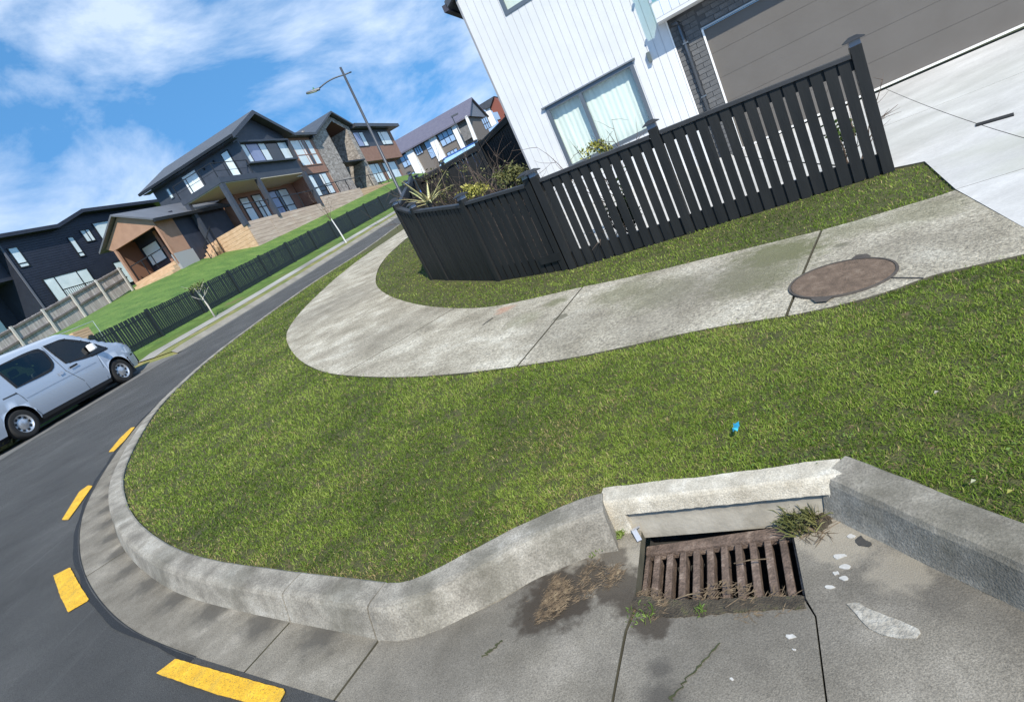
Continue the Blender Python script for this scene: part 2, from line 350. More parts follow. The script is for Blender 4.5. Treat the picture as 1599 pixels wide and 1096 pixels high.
def lineparam(P, q):
    P = np.asarray(P)[:, :2]; s = np.r_[0, np.cumsum(np.linalg.norm(np.diff(P, axis=0), axis=1))]; best = (9e9, 0)
    for i in range(len(P)-1):
        d = P[i+1]-P[i]; t = np.clip(((q-P[i])@d)/(d@d+1e-12), 0, 1); e = np.linalg.norm(q-P[i]-t*d)
        if e < best[0]: best = (e, s[i]+t*np.linalg.norm(d))
    return best[1]
def subline(P, s0, s1):
    P = np.asarray(P)[:, :2]; s = np.r_[0, np.cumsum(np.linalg.norm(np.diff(P, axis=0), axis=1))]
    k = (s > s0) & (s < s1); e = lambda t: np.array([np.interp(t, s, P[:, 0]), np.interp(t, s, P[:, 1])])
    return np.vstack([e(s0), P[k], e(s1)])

# ---- verge, kerb, channel
outer_px = [(1599,398),(1524,415),(1444,433.5),(1412,448.5),(1337,471),(1243,491.6),(1150,505),(1075,519),(1000,537),(904,558),(808,572.5),(715,585),(619,590),(533,587),(494,578),(466,562),(451,542),(446,526),(451,512),(466,490.5),(498,458),(537,423),(587,387)]
inner_px = [(1491,299),(1412,323),(1337,345.5),(1281,360.5),(1187,383),(1094,407),(1000,430),(911,448),(840,465.6),(769,480),(715,483),(662,478),(622.5,469),(594,455),(585,440.6),(590,419),(605,398)]
PO = smooth_line(np.vstack([[(2.86, 2.60)], pxl(outer_px), [(-1.7, 24.4), (.6, 31.5)]]), .1, 2)
PI_ = smooth_line(np.vstack([pxl(inner_px), [(-1.5, 20.6), (-.15, 24), (1.9, 31)]]), .1, 2)
DR = np.array([gp(1444, 253)[:2], gp(1493, 297)[:2], [3.0, 2.97], [2.86, 2.60], [1.8, .8], [1.5, -1.5]])
blkA = np.array([.075, 2.235]); blkB = np.array([.885, 1.80]); bu = (blkB-blkA)/np.linalg.norm(blkB-blkA); bn = np.array([-bu[1], bu[0]])   # bn: towards the grass
verge_poly = np.vstack([KI[::3], [blkA+bn*.022, (blkA+blkB)/2+bn*.034, blkB+bn*.03, blkB+bu*.06+bn*.04], KR[::3], [(1.5, -1.5), (1.8, .8)], PO])
verge = struct(sheet('verge', verge_poly, lambda x, y: G(x, y)-.012, SOIL, .35), label='mown grass verge between the kerb and the footpath', cat='verge')

kerb = struct(empty('kerb', (float(KI[60][0]), float(KI[60][1]), G1(KI[60])-.15)))
ko = np.array(kerb.location)
def kerb_piece(P, name='kerb_stone', wd=.15, h=.14, mt=CONC):
    P = np.asarray(P)[:, :2]; mb = MB(); prof = [(0, -h-.1), (0, -.006), (.012, .002), (wd-.035, 0), (wd-.012, -.006), (wd, -.024), (wd+.028, -h+.015), (wd+.045, -h-.03), (wd+.045, -h-.1)]
    k = len(prof); z = G(P[:, 0], P[:, 1])
    for d, dz in prof:
        Q = offset(P, -d) if d else P
        mb.v += [(q[0]-ko[0], q[1]-ko[1], zz+dz-ko[2]+.012+(RNG.normal()*.0012)) for q, zz in zip(Q, z)]
    n = len(P)
    for j in range(k-1):
        for i in range(n-1): mb.f.append((j*n+i, j*n+i+1, (j+1)*n+i+1, (j+1)*n+i))
    mb.f.append(tuple(j*n for j in range(k))); mb.f.append(tuple(j*n+n-1 for j in range(k))[::-1])
    return mb.build(name, mt, kerb, smooth=False)
Ltot = lineparam(KI, KI[-1])
cuts = [0]+[lineparam(KI, np.array(gp(*q)[:2])) for q in ((245, 640), (216, 817), (474, 895), (604, 913))]+[Ltot]
s = cuts[1]; far_c = [s-4.2*k for k in range(1, 8) if s-4.2*k > 1]
cuts = [0]+far_c[::-1]+cuts[1:]
for a, b in zip(cuts, cuts[1:]):
    kerb_piece(subline(KI, a+.005, b-.005))
kerb_piece(subline(KR, .001, 1.0)); kerb_piece(subline(KR, 1.012, 3.0))

KB = offset(KI, -.19); KL = offset(KI, -.47)
channel = struct(sheet('gutter_channel', np.vstack([KB[::4], [(.05, 2.3), (1.0, 1.8), (1.3, -1.5), (-.5, -1.5), (.2, .9), (-.9, 1.65)], KL[:-30][::-4]]), lambda x, y: zgut(x, y)-.05, DARKPIT, .3,
                       holes=[[tuple(GRC+GA*a*.30+GB*b) for a, b in ((-1, -.36), (1, -.36), (1, .2), (-1, .2))]]))
jp = [lineparam(KI, np.array(gp(*q)[:2])) for q in ((216, 817), (474, 895), (610, 911))]
gc = [0]+[jp[0]-2.9*k for k in range(9, 0, -1) if jp[0]-2.9*k > 1]+jp
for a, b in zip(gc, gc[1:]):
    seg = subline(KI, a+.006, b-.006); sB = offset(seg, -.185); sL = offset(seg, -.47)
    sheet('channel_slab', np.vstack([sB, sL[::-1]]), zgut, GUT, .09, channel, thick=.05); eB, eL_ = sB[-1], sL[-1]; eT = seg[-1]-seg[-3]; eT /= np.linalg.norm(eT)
gpx = lambda Q: np.array([hit(a, b, zgut)[:2] for a, b in Q])
gr_c = lambda a, b: GRC+GA*a+GB*b
S1 = np.vstack([[eL_+eT*.013, eB+eT*.013], gpx([(644,997),(696,977),(782,937),(900,865),(952,823),(985,824)]), [gr_c(-.302, -.22), gr_c(-.296, .19)], gpx([(975,985),(954,1096),(938,1200),(640,1200),(600,1110)])])
S2 = np.vstack([gpx([(979.5,985)]), [gr_c(-.28, .192), gr_c(.286, .192)], gpx([(1272,962),(1289,1096),(1300,1200),(943,1200),(958.5,1096)])])
S3 = np.vstack([gpx([(1275,962)]), [gr_c(.292, .185), gr_c(.292, -.17)], gpx([(1306,795),(1358,828),(1413,862),(1467,891),(1539,927),(1599,952),(1760,1020),(1760,1200),(1304,1200),(1292.5,1096)])])
APRON = mat('concrete_apron', (.145, .128, .10), (.225, .202, .164), 2.4, .92, .3, 240, c3=(.31, .28, .232), fine=(180, .5))
for Q in (S1, S2, S3): sheet('channel_slab', Q, zgut, APRON, .06, channel, thick=.05)
stain(APRON, (.058, .052, .044), [(-.32, 1.96, .22, .6), (.02, 1.52, .2, .45), (.45, 1.40, .2, .4), (.70, 1.42, .2, .4), (.84, 1.30, .12, .55), (-.75, 1.83, .3, .4), (-.06, 1.36, .08, .85), (-.09, 1.22, .07, .85), (-.03, 1.46, .06, .8), (.3, 1.45, .25, .35), (.9, 1.15, .12, .5)], 1.3, 9)
stain(APRON, (.33, .29, .225), [(.74, 1.62, .10, .6), (.8, 1.42, .09, .5), (-.02, 1.98, .14, .5), (.72, 1.72, .1, .5), (-.2, 2.02, .1, .4)], .4, 18)
stain(APRON, (.04, .03, .02), [(-.27, 1.93, .15, .95), (-.37, 1.88, .10, .9), (-.12, 1.97, .10, .9), (-.04, 1.88, .10, .85), (.0, 1.75, .08, .85), (.02, 1.64, .07, .85), (.0, 2.03, .06, .7)], .5, 24)
stain(CONC, (.085, .078, .055), [(-1.2, 2.3, .12, .5), (-.5, 2.12, .1, .5), (-.2, 2.2, .1, .55), (-1.9, 2.9, .14, .45), (-2.7, 3.5, .16, .45), (.95, 1.6, .12, .5), (1.0, 1.4, .12, .55), (1.02, 1.25, .1, .5), (-3.7, 4.7, .2, .4), (-.8, 2.1, .08, .5)], 1.0, 22)
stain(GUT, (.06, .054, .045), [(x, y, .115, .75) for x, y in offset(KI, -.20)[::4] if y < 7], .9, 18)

# ---- drain grate in its pit
gz = float(zgut(GRC[0], GRC[1])); ga = math.atan2(GA[1], GA[0])
grate = empty('drain_grate', (GRC[0], GRC[1], gz-.06), ga, 'rusty iron drain grate of ten bars set in the gutter', 'drain grate')
# local: x along long side, y away from the camera (towards the block)
W2, D2 = .278, .168
MB().box(-W2-.02, W2+.02, D2-.035, D2+.018, .008, .05).build('frame_bar', RUST, grate, bevel=.006)
MB().box(-W2-.02, W2+.02, -D2-.012, -D2+.016, .002, .036).build('frame_bar', RUST, grate, bevel=.004)
for sx in (-1, 1): MB().box(sx*(W2+.012)-.008, sx*(W2+.012)+.008, -D2+.017, D2-.036, .0, .04).build('frame_bar', RUST, grate, bevel=.003)
for k in range(10):
    x = -W2+.03+k*(2*W2-.06)/9; mb = MB()
    mb.hexa([(x-.009, -D2+.017, -.03), (x+.009, -D2+.017, -.03), (x+.009, D2-.036, -.03), (x-.009, D2-.036, -.03), (x-.0145, -D2+.017, .034), (x+.0145, -D2+.017, .034), (x+.0135, D2-.036, .04), (x-.0135, D2-.036, .04)])
    mb.build('bar', RUST, grate, bevel=.004)
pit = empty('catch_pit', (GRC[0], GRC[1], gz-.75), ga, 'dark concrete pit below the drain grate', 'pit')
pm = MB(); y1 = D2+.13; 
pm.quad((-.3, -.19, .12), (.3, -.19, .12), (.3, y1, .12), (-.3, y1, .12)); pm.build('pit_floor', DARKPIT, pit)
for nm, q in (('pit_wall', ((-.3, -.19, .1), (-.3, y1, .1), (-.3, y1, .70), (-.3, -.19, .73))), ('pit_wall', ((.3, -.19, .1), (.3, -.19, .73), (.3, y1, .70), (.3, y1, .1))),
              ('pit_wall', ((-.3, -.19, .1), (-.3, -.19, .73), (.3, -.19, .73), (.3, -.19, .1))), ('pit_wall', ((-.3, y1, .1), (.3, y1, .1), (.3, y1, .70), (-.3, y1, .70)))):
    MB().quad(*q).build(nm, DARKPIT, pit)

# ---- cream lintel block over the drain inlet
bl = float(np.linalg.norm(blkB-blkA))+.040; zb = (G1(blkA)+G1(blkB))/2
blk = empty('inlet_block', (blkA[0], blkA[1], zb-.17), math.atan2(bu[1], bu[0]), 'cream concrete kerb inlet block behind the drain grate', 'kerb block')
# local x along, y towards grass, z up; top at .17
mb = MB(); dz = G1(blkB)-G1(blkA); N = 40; rows = []
prof = [(.02, -.1), (.045, .174), (-.050, .176), (-.060, .172), (-.066, .160), (-.078, .112)]
for i in range(N+1):
    x = bl*i/N; zz = dz*(i/N-.5); j = RNG.normal(0, .0012, len(prof)); wob = .004*math.sin(x*9)+.003*math.sin(x*23+1); j = j-(.009*RNG.uniform()*np.array([0, 0, 0, 1, 1, 0]) if RNG.uniform() < .16 else 0)
    rows.append([(x, p[0]+(wob if k in (0, 1) else j[k]*.4), p[1]+zz+j[k]*.6) for k, p in enumerate(prof)])
for r in rows: mb.v += r
for i in range(N):
    for k in range(len(prof)-1): a = i*len(prof)+k; mb.f.append((a, a+len(prof), a+len(prof)+1, a+1))
mb.build('lintel', CREAM, blk)
for x0, x1 in ((0, .10), (bl-.075, bl)):
    z0 = dz*(x0/bl-.5); mb = MB().hexa([(x0, -.085, -.06), (x1, -.085, -.06), (x1, .0, -.06), (x0, .0, -.06), (x0, -.0785, .113+z0), (x1, -.0785, .113+z0), (x1, .02, .15+z0), (x0, .02, .15+z0)]); mb.build('cheek', CREAM, blk, bevel=.006)
mb = MB(); pr = [(-.074, .113), (-.060, .106), (-.05, .085), (-.054, .055), (-.064, .022), (-.066, -.03)]
for i in range(2):
    x = (.10, bl-.075)[i]; zz = dz*(x/bl-.5); mb.v += [(x, p, q+zz) for p, q in pr]
for k in range(len(pr)-1): mb.f.append((k, len(pr)+k, len(pr)+k+1, k+1))
mb.build('inlet_face', mat('tan_concrete', (.26, .235, .19), (.36, .33, .275), 8, .9, .2), blk, smooth=True)

# ---- road, sealed edge, yellow dashes
FL = smooth_line(np.array([(-11.4, 2), (-10.8, 7), (-10.55, 11), (-10.4, 13.2), (-10.02, 14.7), (-9.5, 16.3), (-8.6, 18.9), (-6.75, 24.3), (-4.65, 30.3), (-2.53, 35.9), (1.2, 45), (5.5, 56)]), .3, 2)
KLs = KL[:-26]
road_poly = np.vstack([KLs[::3], [(-.62, 1.42), (-.1, .95), (.6, .3), (.8, -4), (-13, -4)], FL[::4], [(9, 56), (3, 40)]])
road = struct(sheet('road', road_poly, lambda x, y: G(x, y)-.128, ASPH, .45))
mb = MB(); n = 0; KK = KLs[-150:]; off1 = offset(KK, .006); 
for i in range(len(KK)): wv = .034+.014*math.sin(i*.31)*math.sin(i*.113+1)+.006*math.sin(i*.9)+RNG.uniform(0, .006); T = (KK[min(i+1, len(KK)-1)]-KK[max(i-1, 0)]); T /= np.linalg.norm(T); q = KK[i]+np.array([T[1], -T[0]])*wv; mb.v += [(off1[i][0], off1[i][1], float(zgut(*off1[i]))+.0025), (q[0], q[1], G1(q, -.1235))]
for i in range(len(KK)-1): mb.f.append((2*i, 2*i+1, 2*i+3, 2*i+2))
mb.build('tar_seam', mat('tar', (.012, .012, .012), (.02, .02, .02), 20, .7, .6, 120), road)
for q in ([(245,1052),(275,1029),(362,1054),(448,1078),(432,1108),(340,1085)], [(84,899),(110,886),(124,912),(140,937),(107,956),(95,932)], [(97,812),(124,768),(138,758),(145,759),(123,790),(107,812)], [(170,706),(188,684),(205,668),(211,667),(195,688),(178,705)]):
    Q = pxl(q, -.125); c = Q.mean(0); R_ = resample(np.vstack([Q, Q[:1]]), .03)[:-1]; R_ = R_+RNG.normal(0, .0009, R_.shape)
    sheet('yellow_dash', R_, lambda x, y: G(x, y)-.1185, YELLOW, .1, road, thick=.003)

# ---- footpath slabs and manhole
path = struct(sheet('footpath', np.vstack([PO[::2], PI_[::-2]]), lambda x, y: G(x, y)-.04, mat('joint_dirt', (.06, .055, .036), (.10, .092, .062), 9, .95), .5))
pj = [((1491,299), None), ((1283,362), (1228,491.6)), ((911,448), (808,572.5)), ((708,483), (533,587)), ((605,469), (460,547.5)), ((585,440.6), (464,496))]
jo = [0.0]; ji = [0.0]
for a, b in pj[1:]: ji.append(lineparam(PI_, np.array(gp(*a)[:2]))); jo.append(lineparam(PO, np.array(gp(*b)[:2])))
lo_, li_ = lineparam(PO, PO[-1]), lineparam(PI_, PI_[-1])
for k in range(1, 5): jo.append(jo[5]+(lo_-jo[5])*k/4*.999); ji.append(ji[5]+(li_-ji[5])*k/4*.999)
for k in range(len(jo)-1):
    g = .009
    A = subline(PO, jo[k]+g, jo[k+1]-g); B = subline(PI_, ji[k]+g, ji[k+1]-g)
    if k == 0: B = np.vstack([[DR[1]+np.array([-.01, 0])], B[1:]])
    sheet('slab', np.vstack([A, B[::-1]]), lambda x, y: G(x, y)+.004+.004*np.sin(x*3.1)*np.sin(y*2.3), PATH, .22, path, thick=.05)
stain(PATH, (.135, .135, .06), [(2.28, 4.3, .36, .9), (1.9, 4.05, .35, .7), (1.2, 5.1, .3, .5), (2.85, 4.2, .25, .5), (1.35, 4.6, .35, .5), (.65, 5.75, .12, .7), (.25, 5.6, .2, .4), (3.2, 3.9, .3, .4)], .8, 14)
stain(PATH, (.42, .20, .12), [(.14, 6.35, .12, .55)], .7, 9)
stain(PATH, (.13, .12, .08), [(.55, 5.15, .07, .8), (2.55, 3.9, .05, .7)], .3, 6)
stain(PATH, (.15, .132, .10), [(1.62, 4.3, .5, .45), (.5, 4.8, .4, .3), (2.6, 3.3, .4, .35), (1.1, 4.0, .35, .35), (-1.4, 7.6, .8, .3), (-2.9, 12, 1.2, .35)], 1.0, 22)
MC = np.mean([gp(*q)[:2] for q in ((1233,455),(1398,420),(1330,402),(1300,468))], axis=0)
mh = empty('manhole_cover', (MC[0], MC[1], G1(MC)), 0, 'round rusty brown manhole cover set in the footpath', 'manhole cover')
gx_, gy_ = (G1(MC+[.1, 0])-G1(MC))/.1, (G1(MC+[0, .1])-G1(MC))/.1
mb = MB(); nn = 48; mb.v.append((0, 0, .013)); R0 = .292
for r, dzz in ((.15, .0135), (R0-.02, .013), (R0, .011), (R0, .0)):
    mb.v += [(r*math.cos(t), r*math.sin(t), dzz+gx_*r*math.cos(t)+gy_*r*math.sin(t)) for t in np.linspace(0, 2*math.pi, nn, endpoint=False)]
for i in range(nn):
    mb.f.append((0, 1+i, 1+(i+1) % nn))
    for j in range(3): a = 1+j*nn; mb.f.append((a+i, a+nn+i, a+nn+(i+1) % nn, a+(i+1) % nn))
mb.build('lid', MANHOLE, mh)
mb = MB(); 
for r, dzz in ((R0+.004, .004), (R0+.004, .014), (R0+.018, .014), (R0+.020, .003)):
    mb.v += [(r*math.cos(t), r*math.sin(t), dzz+gx_*r*math.cos(t)+gy_*r*math.sin(t)) for t in np.linspace(0, 2*math.pi, nn, endpoint=False)]
for i in range(nn):
    for j in range(3): a = j*nn; mb.f.append((a+i, a+nn+i, a+nn+(i+1) % nn, a+(i+1) % nn))
mb.build('frame', mat('dark_iron', (.05, .042, .036), (.09, .075, .06), 20, .8), mh)
for ang in (.55, 3.75):
    c, s_ = math.cos(ang), math.sin(ang); t = Vector((-s_, c, 0)); p = Vector((c, s_, 0))*(R0+.017); q = Vector((c, s_, 0))*(R0+.085)
    zc = lambda v: (v.x, v.y, .0145+gx_*v.x+gy_*v.y)
    MB().poly([zc(p-t*.075), zc(q-t*.02), zc(q+t*.045), zc(p+t*.055)][::1]).build('keeper', MATS['dark_iron'], mh)
for a, b in (((1390, 433.5), (1442, 434)), ((754, 507), (770, 496))):
    P_ = gp(a[0], a[1], .009); Q_ = gp(b[0], b[1], .009); MB().bar(P_, Q_, .012, .002).build('crack', DARKPIT, path)

# ---- yard strip, driveway
A_ = np.array([1.19, 7.07]); B_ = np.array([.31, 8.11]); C_ = np.array([-.42, 9.62]); D_ = np.array([-.70, 10.25]); R_P = np.array([4.13, 5.32]); E_ = np.array([-.42, 18.2])
M_ = A_+(R_P-A_)*.435
strip_poly = np.vstack([PI_, [(1.9, 31), (3.4, 30), (.6, 20), E_+[.3, 0], D_+[.35, .1], B_+[.3, .3], A_+[.2, .2], R_P+[.05, .1]], [DR[0], DR[1]]])
yard_s = struct(sheet('fence_strip', strip_poly, lambda x, y: G(x, y)-.012, SOIL, .4), label='grass strip between the footpath and the black fence', cat='verge')
HO = np.array([5.43, 10.30]); HU = np.array([math.sin(math.radians(-65)), math.cos(math.radians(-65))]); HN = np.array([-.4226, -.9063])   # white house: facade origin, along, outwards
hp = lambda x, y=0: HO+HU*x+HN*y
yard = struct(sheet('garden_bed', np.vstack([[A_+[.05, .02], B_, C_, D_, E_], [(8, 22)], [hp(3.77, -3), hp(3.77, 1.0)]]), lambda x, y: G(x, y)-.02, mat('bark_mulch', (.02, .015, .011), (.045, .033, .024), 9, .95, .8, 60), .5))
patio = struct(sheet('patio', np.vstack([[R_P+[.02, .03], A_+[.06, .03]], [hp(3.77, 1.0), hp(3.77, -.05), hp(.2, -.05), hp(.16, .3)]]), lambda x, y: G(x, y)+.002, DRIVE, .5))
drv = struct(sheet('driveway', np.vstack([[R_P+[.06, .05]], [hp(.15, .3), hp(.15, -.3), hp(-7, -.3)], [(14, 2), (9, -2), (1.55, -1.6)], DR[::-1]]), lambda x, y: G(x, y)-.02, SOIL, .8))
# joints cut the driveway into slabs (world lines read off the photo)
j1a, j1b = gp(1400, 147)[:2], gp(1534, 197)[:2]; j2a, j2b = gp(1400, 191)[:2], gp(1599, 113)[:2]
def clip(poly, p, nrm, gap=.004):
    out_ = []; d = [(q-p)@nrm-gap for q in poly]
    for i in range(len(poly)):
        a, b, da, db = poly[i], poly[(i+1) % len(poly)], d[i], d[(i+1) % len(poly)]
        if da >= 0: out_.append(a)
        if (da >= 0) != (db >= 0): out_.append(a+(b-a)*da/(da-db))
    return out_
dp = [np.array(q) for q in np.vstack([[R_P+[.06, .05]], [hp(.15, .3), hp(.12, .02), hp(-7, .02)], [(14, 2), (9, -2), (1.55, -1.6)], DR[::-1]])]
nr = lambda a, b: np.array([-(b-a)[1], (b-a)[0]])/np.linalg.norm(b-a)
j3a = DR[1]; j3b = j3a+(j2b-j2a)/np.linalg.norm(j2b-j2a)
pieces = [dp]
for p, nrm in ((j1a, nr(j1a, j1b)), (j2a, nr(j2a, j2b)), (j3a, nr(j3a, j3b))):
    pieces = [c for q in pieces for c in (clip(q, p, nrm), clip(q, p, -nrm)) if len(c) > 2]
for q in pieces: sheet('slab', np.array(q), lambda x, y: G(x, y)+.006, DRIVE, .5, drv, thick=.03)
stain(DRIVE, (.36, .36, .30), [(4.6, 4.6, .35, .5), (4.1, 4.0, .25, .5), (5.3, 6.5, .9, .25), (7, 7, 1.0, .25)], 1.0, 4)
# slot drain in the driveway
da, db = gp(1524, 196, .01), gp(1583, 179, .01); dv = Vector(db-da); 
cd = empty('channel_drain', tuple(da), math.atan2(dv.y, dv.x), 'short slotted drain grille in the pale driveway', 'drain grille')
ln = math.hypot(dv.x, dv.y); sl = dv.z
MB().hexa([(0, -.06, -.01), (ln, -.06, sl-.01), (ln, .06, sl-.01), (0, .06, -.01), (0, -.06, .001), (ln, -.06, sl+.001), (ln, .06, sl+.001), (0, .06, .001)]).build('trough', BLKP, cd)
nb = 14
for k in range(nb): x = ln*(k+.5)/nb; z_ = sl*(k+.5)/nb; MB().hexa([(x-.012, -.058, z_), (x+.012, -.058, z_), (x+.012, .058, z_), (x-.012, .058, z_), (x-.012, -.058, z_+.008), (x+.012, -.058, z_+.008), (x+.012, .058, z_+.008), (x-.012, .058, z_+.008)]).build('slat', BLKP, cd)

# ---- far side of the road
FLT = np.gradient(FL, axis=0); FLT /= np.linalg.norm(FLT, axis=1)[:, None]; FLN = np.c_[-FLT[:, 1], FLT[:, 0]]; FLZ = G(FL[:, 0], FL[:, 1])
FW = [0, .3, .32, .47, 1.2, 1.9, 3.1, 6.8, 9.9, 14, 20, 45]; FH = [-.13, -.13, -.12, .02, .10, .20, .46, 2.1, 2.92, 3.2, 4.0, 8.5]
PW = [0, 2.6, 3.6, 6.8, 9.9, 14, 20, 45]; PH = [-.125, -.10, .5, 2.0, 2.8, 3.15, 4.0, 8.5]
def fh(wd, y):
    k = np.clip((np.asarray(y)-16.9)/1.0, 0, 1); h = np.interp(wd, FW, FH)*k+np.interp(wd, PW, PH)*(1-k); e = np.clip((np.asarray(wd)-3.1)/4, 0, 1); return h*(1-e*(1-np.interp(y, [12, 25, 30], [.74, .87, 1])))
def fpt(i, wd):
    p = FL[i]+FLN[i]*wd; return np.array([p[0], p[1], FLZ[i]+float(fh(wd, FL[i][1]))])
def findex(s_): return int(np.argmin(abs(np.r_[0, np.cumsum(np.linalg.norm(np.diff(FL, axis=0), axis=1))]-s_)))
def fargrid(name, i0, i1, ws, mt, lift=0.0, kind=True, parent=None, step=2):
    mb = MB(); idx = list(range(i0, i1, step))
    for i in idx: mb.v += [tuple(fpt(i, q)+[0, 0, lift]) for q in ws]
    m_ = len(ws)
    for a in range(len(idx)-1):
        for k in range(m_-1): mb.f.append((a*m_+k, (a+1)*m_+k, (a+1)*m_+k+1, a*m_+k+1))
    o = mb.build(name, mt, parent, smooth=True)
    if kind: struct(o)
    return o
iy = lambda y: int(np.argmin(abs(FL[:, 1]-y)))
NF = len(FL); i17 = iy(17.6)
fargrid('far_ground', 0, NF, [-.02, .3, .5, 1.2, 1.9, 2.6, 3.1], BERM, -.03, step=1)
fargrid('vehicle_crossing', 0, i17+1, [0, .4, 1.2, 2.0, 2.6], mat('crossing_concrete', (.10, .098, .092), (.17, .165, .155), 1.5, .9, .3, 80), 0)
fargrid('far_gutter', i17, NF, [0, .3], mat('far_channel', (.13, .125, .115), (.2, .195, .18), 2, .9), .004)
fargrid('far_kerb', i17, NF, [.3, .33, .44, .47, .5], mat('far_kerb_concrete', (.20, .185, .15), (.28, .26, .22), 2, .9), .01)
fargrid('far_berm', i17, NF, [.5, .8, 1.2], BERM)
fargrid('far_footpath', i17, NF, [1.2, 1.5, 1.9], mat('far_path', (.20, .19, .17), (.34, .33, .30), .35, .9, c3=(.42, .41, .38)), .01)
fargrid('far_verge', i17, NF, [1.9, 2.4, 3.05], mat('far_verge_grass', (.05, .10, .012), (.085, .14, .02), 1.2, .95, .7, 30, c3=(.16, .105, .06), c3pos=.75))
fargrid('lawn', 0, NF, [2.6, 3.05, 3.1, 3.6, 4.5, 5.6, 6.8, 8, 9.9, 12, 14, 17, 20, 30, 45], FARGRASS, 0, step=3)

# ================================================================== BLACK SLAT FENCES
def slat_fence(name, label, posts, pitch=.122, sw=.098, side=1, caps=True, mid=True, both=True, hook=None):
    """posts: list of (x, y, top z); travel keeps the garden on the left"""
    c = posts[0]; root = empty(name, (c[0], c[1], G1(c)), 0, label, 'fence'); o = Vector((c[0], c[1], G1(c)))
    for (p, q) in zip(posts, posts[1:]):
        a = Vector((p[0], p[1], 0)); b = Vector((q[0], q[1], 0)); d = b-a; Ln = d.length; t = d/Ln; nl = Vector((-t.y, t.x, 0))
        zt = lambda s_: p[2]+(q[2]-p[2])*s_/Ln
        ns = max(2, int((Ln-.10)/pitch)); gap_ = (Ln-.10-ns*sw)/(ns+1); pit_ = sw+gap_; off = .05+gap_+sw/2
        for k in range(ns):
            s_ = off+k*pit_; m_ = a+t*s_; z0 = G1(m_)-.01+RNG.uniform(-.008, .012); h = sw/2*(1+RNG.uniform(-.02, .02)); nn_ = nl*-.012; nf = nl*-.032; tl = RNG.normal(0, .0025)
            P = [m_-t*h+nf, m_+t*h+nf, m_+t*h+nn_, m_-t*h+nn_]
            mb = MB().hexa([(v.x-o.x, v.y-o.y, z0-o.z) for v in P]+[(v.x-o.x+t.x*tl, v.y-o.y+t.y*tl, zt(s_)-.047-o.z) for v in P]); mb.build('slat', BLACK, root)
        for fr, hh in ((None, .105), ('low', .19))+((('mid', .05),) if mid else ()):
            za = {None: lambda e, z: z-.10, 'low': lambda e, z: G1(e)+.10, 'mid': lambda e, z: (G1(e)+z)/2+.02}[fr]
            A0 = a+t*.05+nl*.012; B0 = b-t*.05+nl*.012
            MB().bar((A0.x-o.x, A0.y-o.y, za(p, p[2])-o.z), (B0.x-o.x, B0.y-o.y, za(q, q[2])-o.z), .045, hh).build('rail', BLACK, root)
        A0 = a+t*.056-nl*.008; B0 = b-t*.056-nl*.008
        MB().bar((A0.x-o.x, A0.y-o.y, p[2]-.022-o.z), (B0.x-o.x, B0.y-o.y, q[2]-.022-o.z), .088, .044).build('cap_rail', BLACKTOP, root, bevel=.004)
    for k, p in enumerate(posts):
        q = posts[min(k+1, len(posts)-1)]; r_ = posts[max(k-1, 0)]; an = math.atan2(q[1]-r_[1], q[0]-r_[0])
        po = MB().box(-.05, .05, -.05, .05, -.05, p[2]-G1(p)+.05).build('post', BLACK, root, bevel=.003); po.location = (p[0]-o.x, p[1]-o.y, G1(p)-o.z); po.rotation_euler = (0, 0, an)
        if caps:
            h = p[2]-G1(p)+.051; mb = MB(); mb.box(-.046, .046, -.046, .046, h, h+.045); mb.build('cap_lantern', mat('cap_glass', (.17, .19, .24), None, rough=.15, spec=.8), po)
            mb = MB(); B = [(-.085, -.085), (.085, -.085), (.085, .085), (-.085, .085)]; 
            mb.hexa([(x, y, h+.046) for x, y in B]+[(x, y, h+.056) for x, y in B]); mb.hexa([(x, y, h+.056) for x, y in B]+[(x*.35, y*.35, h+.088) for x, y in B]); mb.build('cap', BLACKTOP, po)
    return root
zz = lambda z: z+EYE
slat_fence('slat_fence', 'black slat fence with open gaps along the garden front', [(*A_, zz(-.07)), (*M_, zz(-.165)), (*R_P, zz(-.29))], mid=False)
cf = slat_fence('corner_fence', 'dark slatted fence wrapping round the street corner', [(*D_, zz(.53)), (*C_, zz(.33)), (*B_, zz(.08)), (A_[0]-.075, A_[1]+.089, zz(-.055))], pitch=.115, sw=.100, mid=False)
slat_fence('roadside_fence', 'black fence running uphill behind the corner beside the far footpath', [(E_[0], E_[1], zz(1.60)), (E_[0]-.1, 14.2, zz(1.07)), (D_[0]+.01, D_[1]+.13, zz(.56))], pitch=.122, mid=False)
def on_az(px, P, az):
    n_ = np.array([math.cos(az), -math.sin(az)]); R = ray(*px); s_ = (np.asarray(P)[:2]@n_)/(R[:2]@n_); q = R*s_; q[2] += EYE; return q
azb = math.radians(112)
F1 = on_az((640, 286), E_, azb); F2 = on_az((692, 257), E_, azb); F3 = on_az((745, 226), E_, azb)
slat_fence('back_fence', 'plain dark fence at the back of the garden', [(E_[0]+.15, E_[1]-.05, F1[2]), (F2[0], F2[1], F2[2]), (F3[0], F3[1], F3[2])][::-1], pitch=.106, sw=.1055, caps=True, mid=False)
F4 = at_y(792, 180, 15.0)
slat_fence('side_fence', 'tall dark board fence beside the white house', [(F3[0]+.1, F3[1]-.1, F3[2]+.02), (F4[0], F4[1], F4[2])][::-1], pitch=.15, sw=.135, caps=False, mid=False)
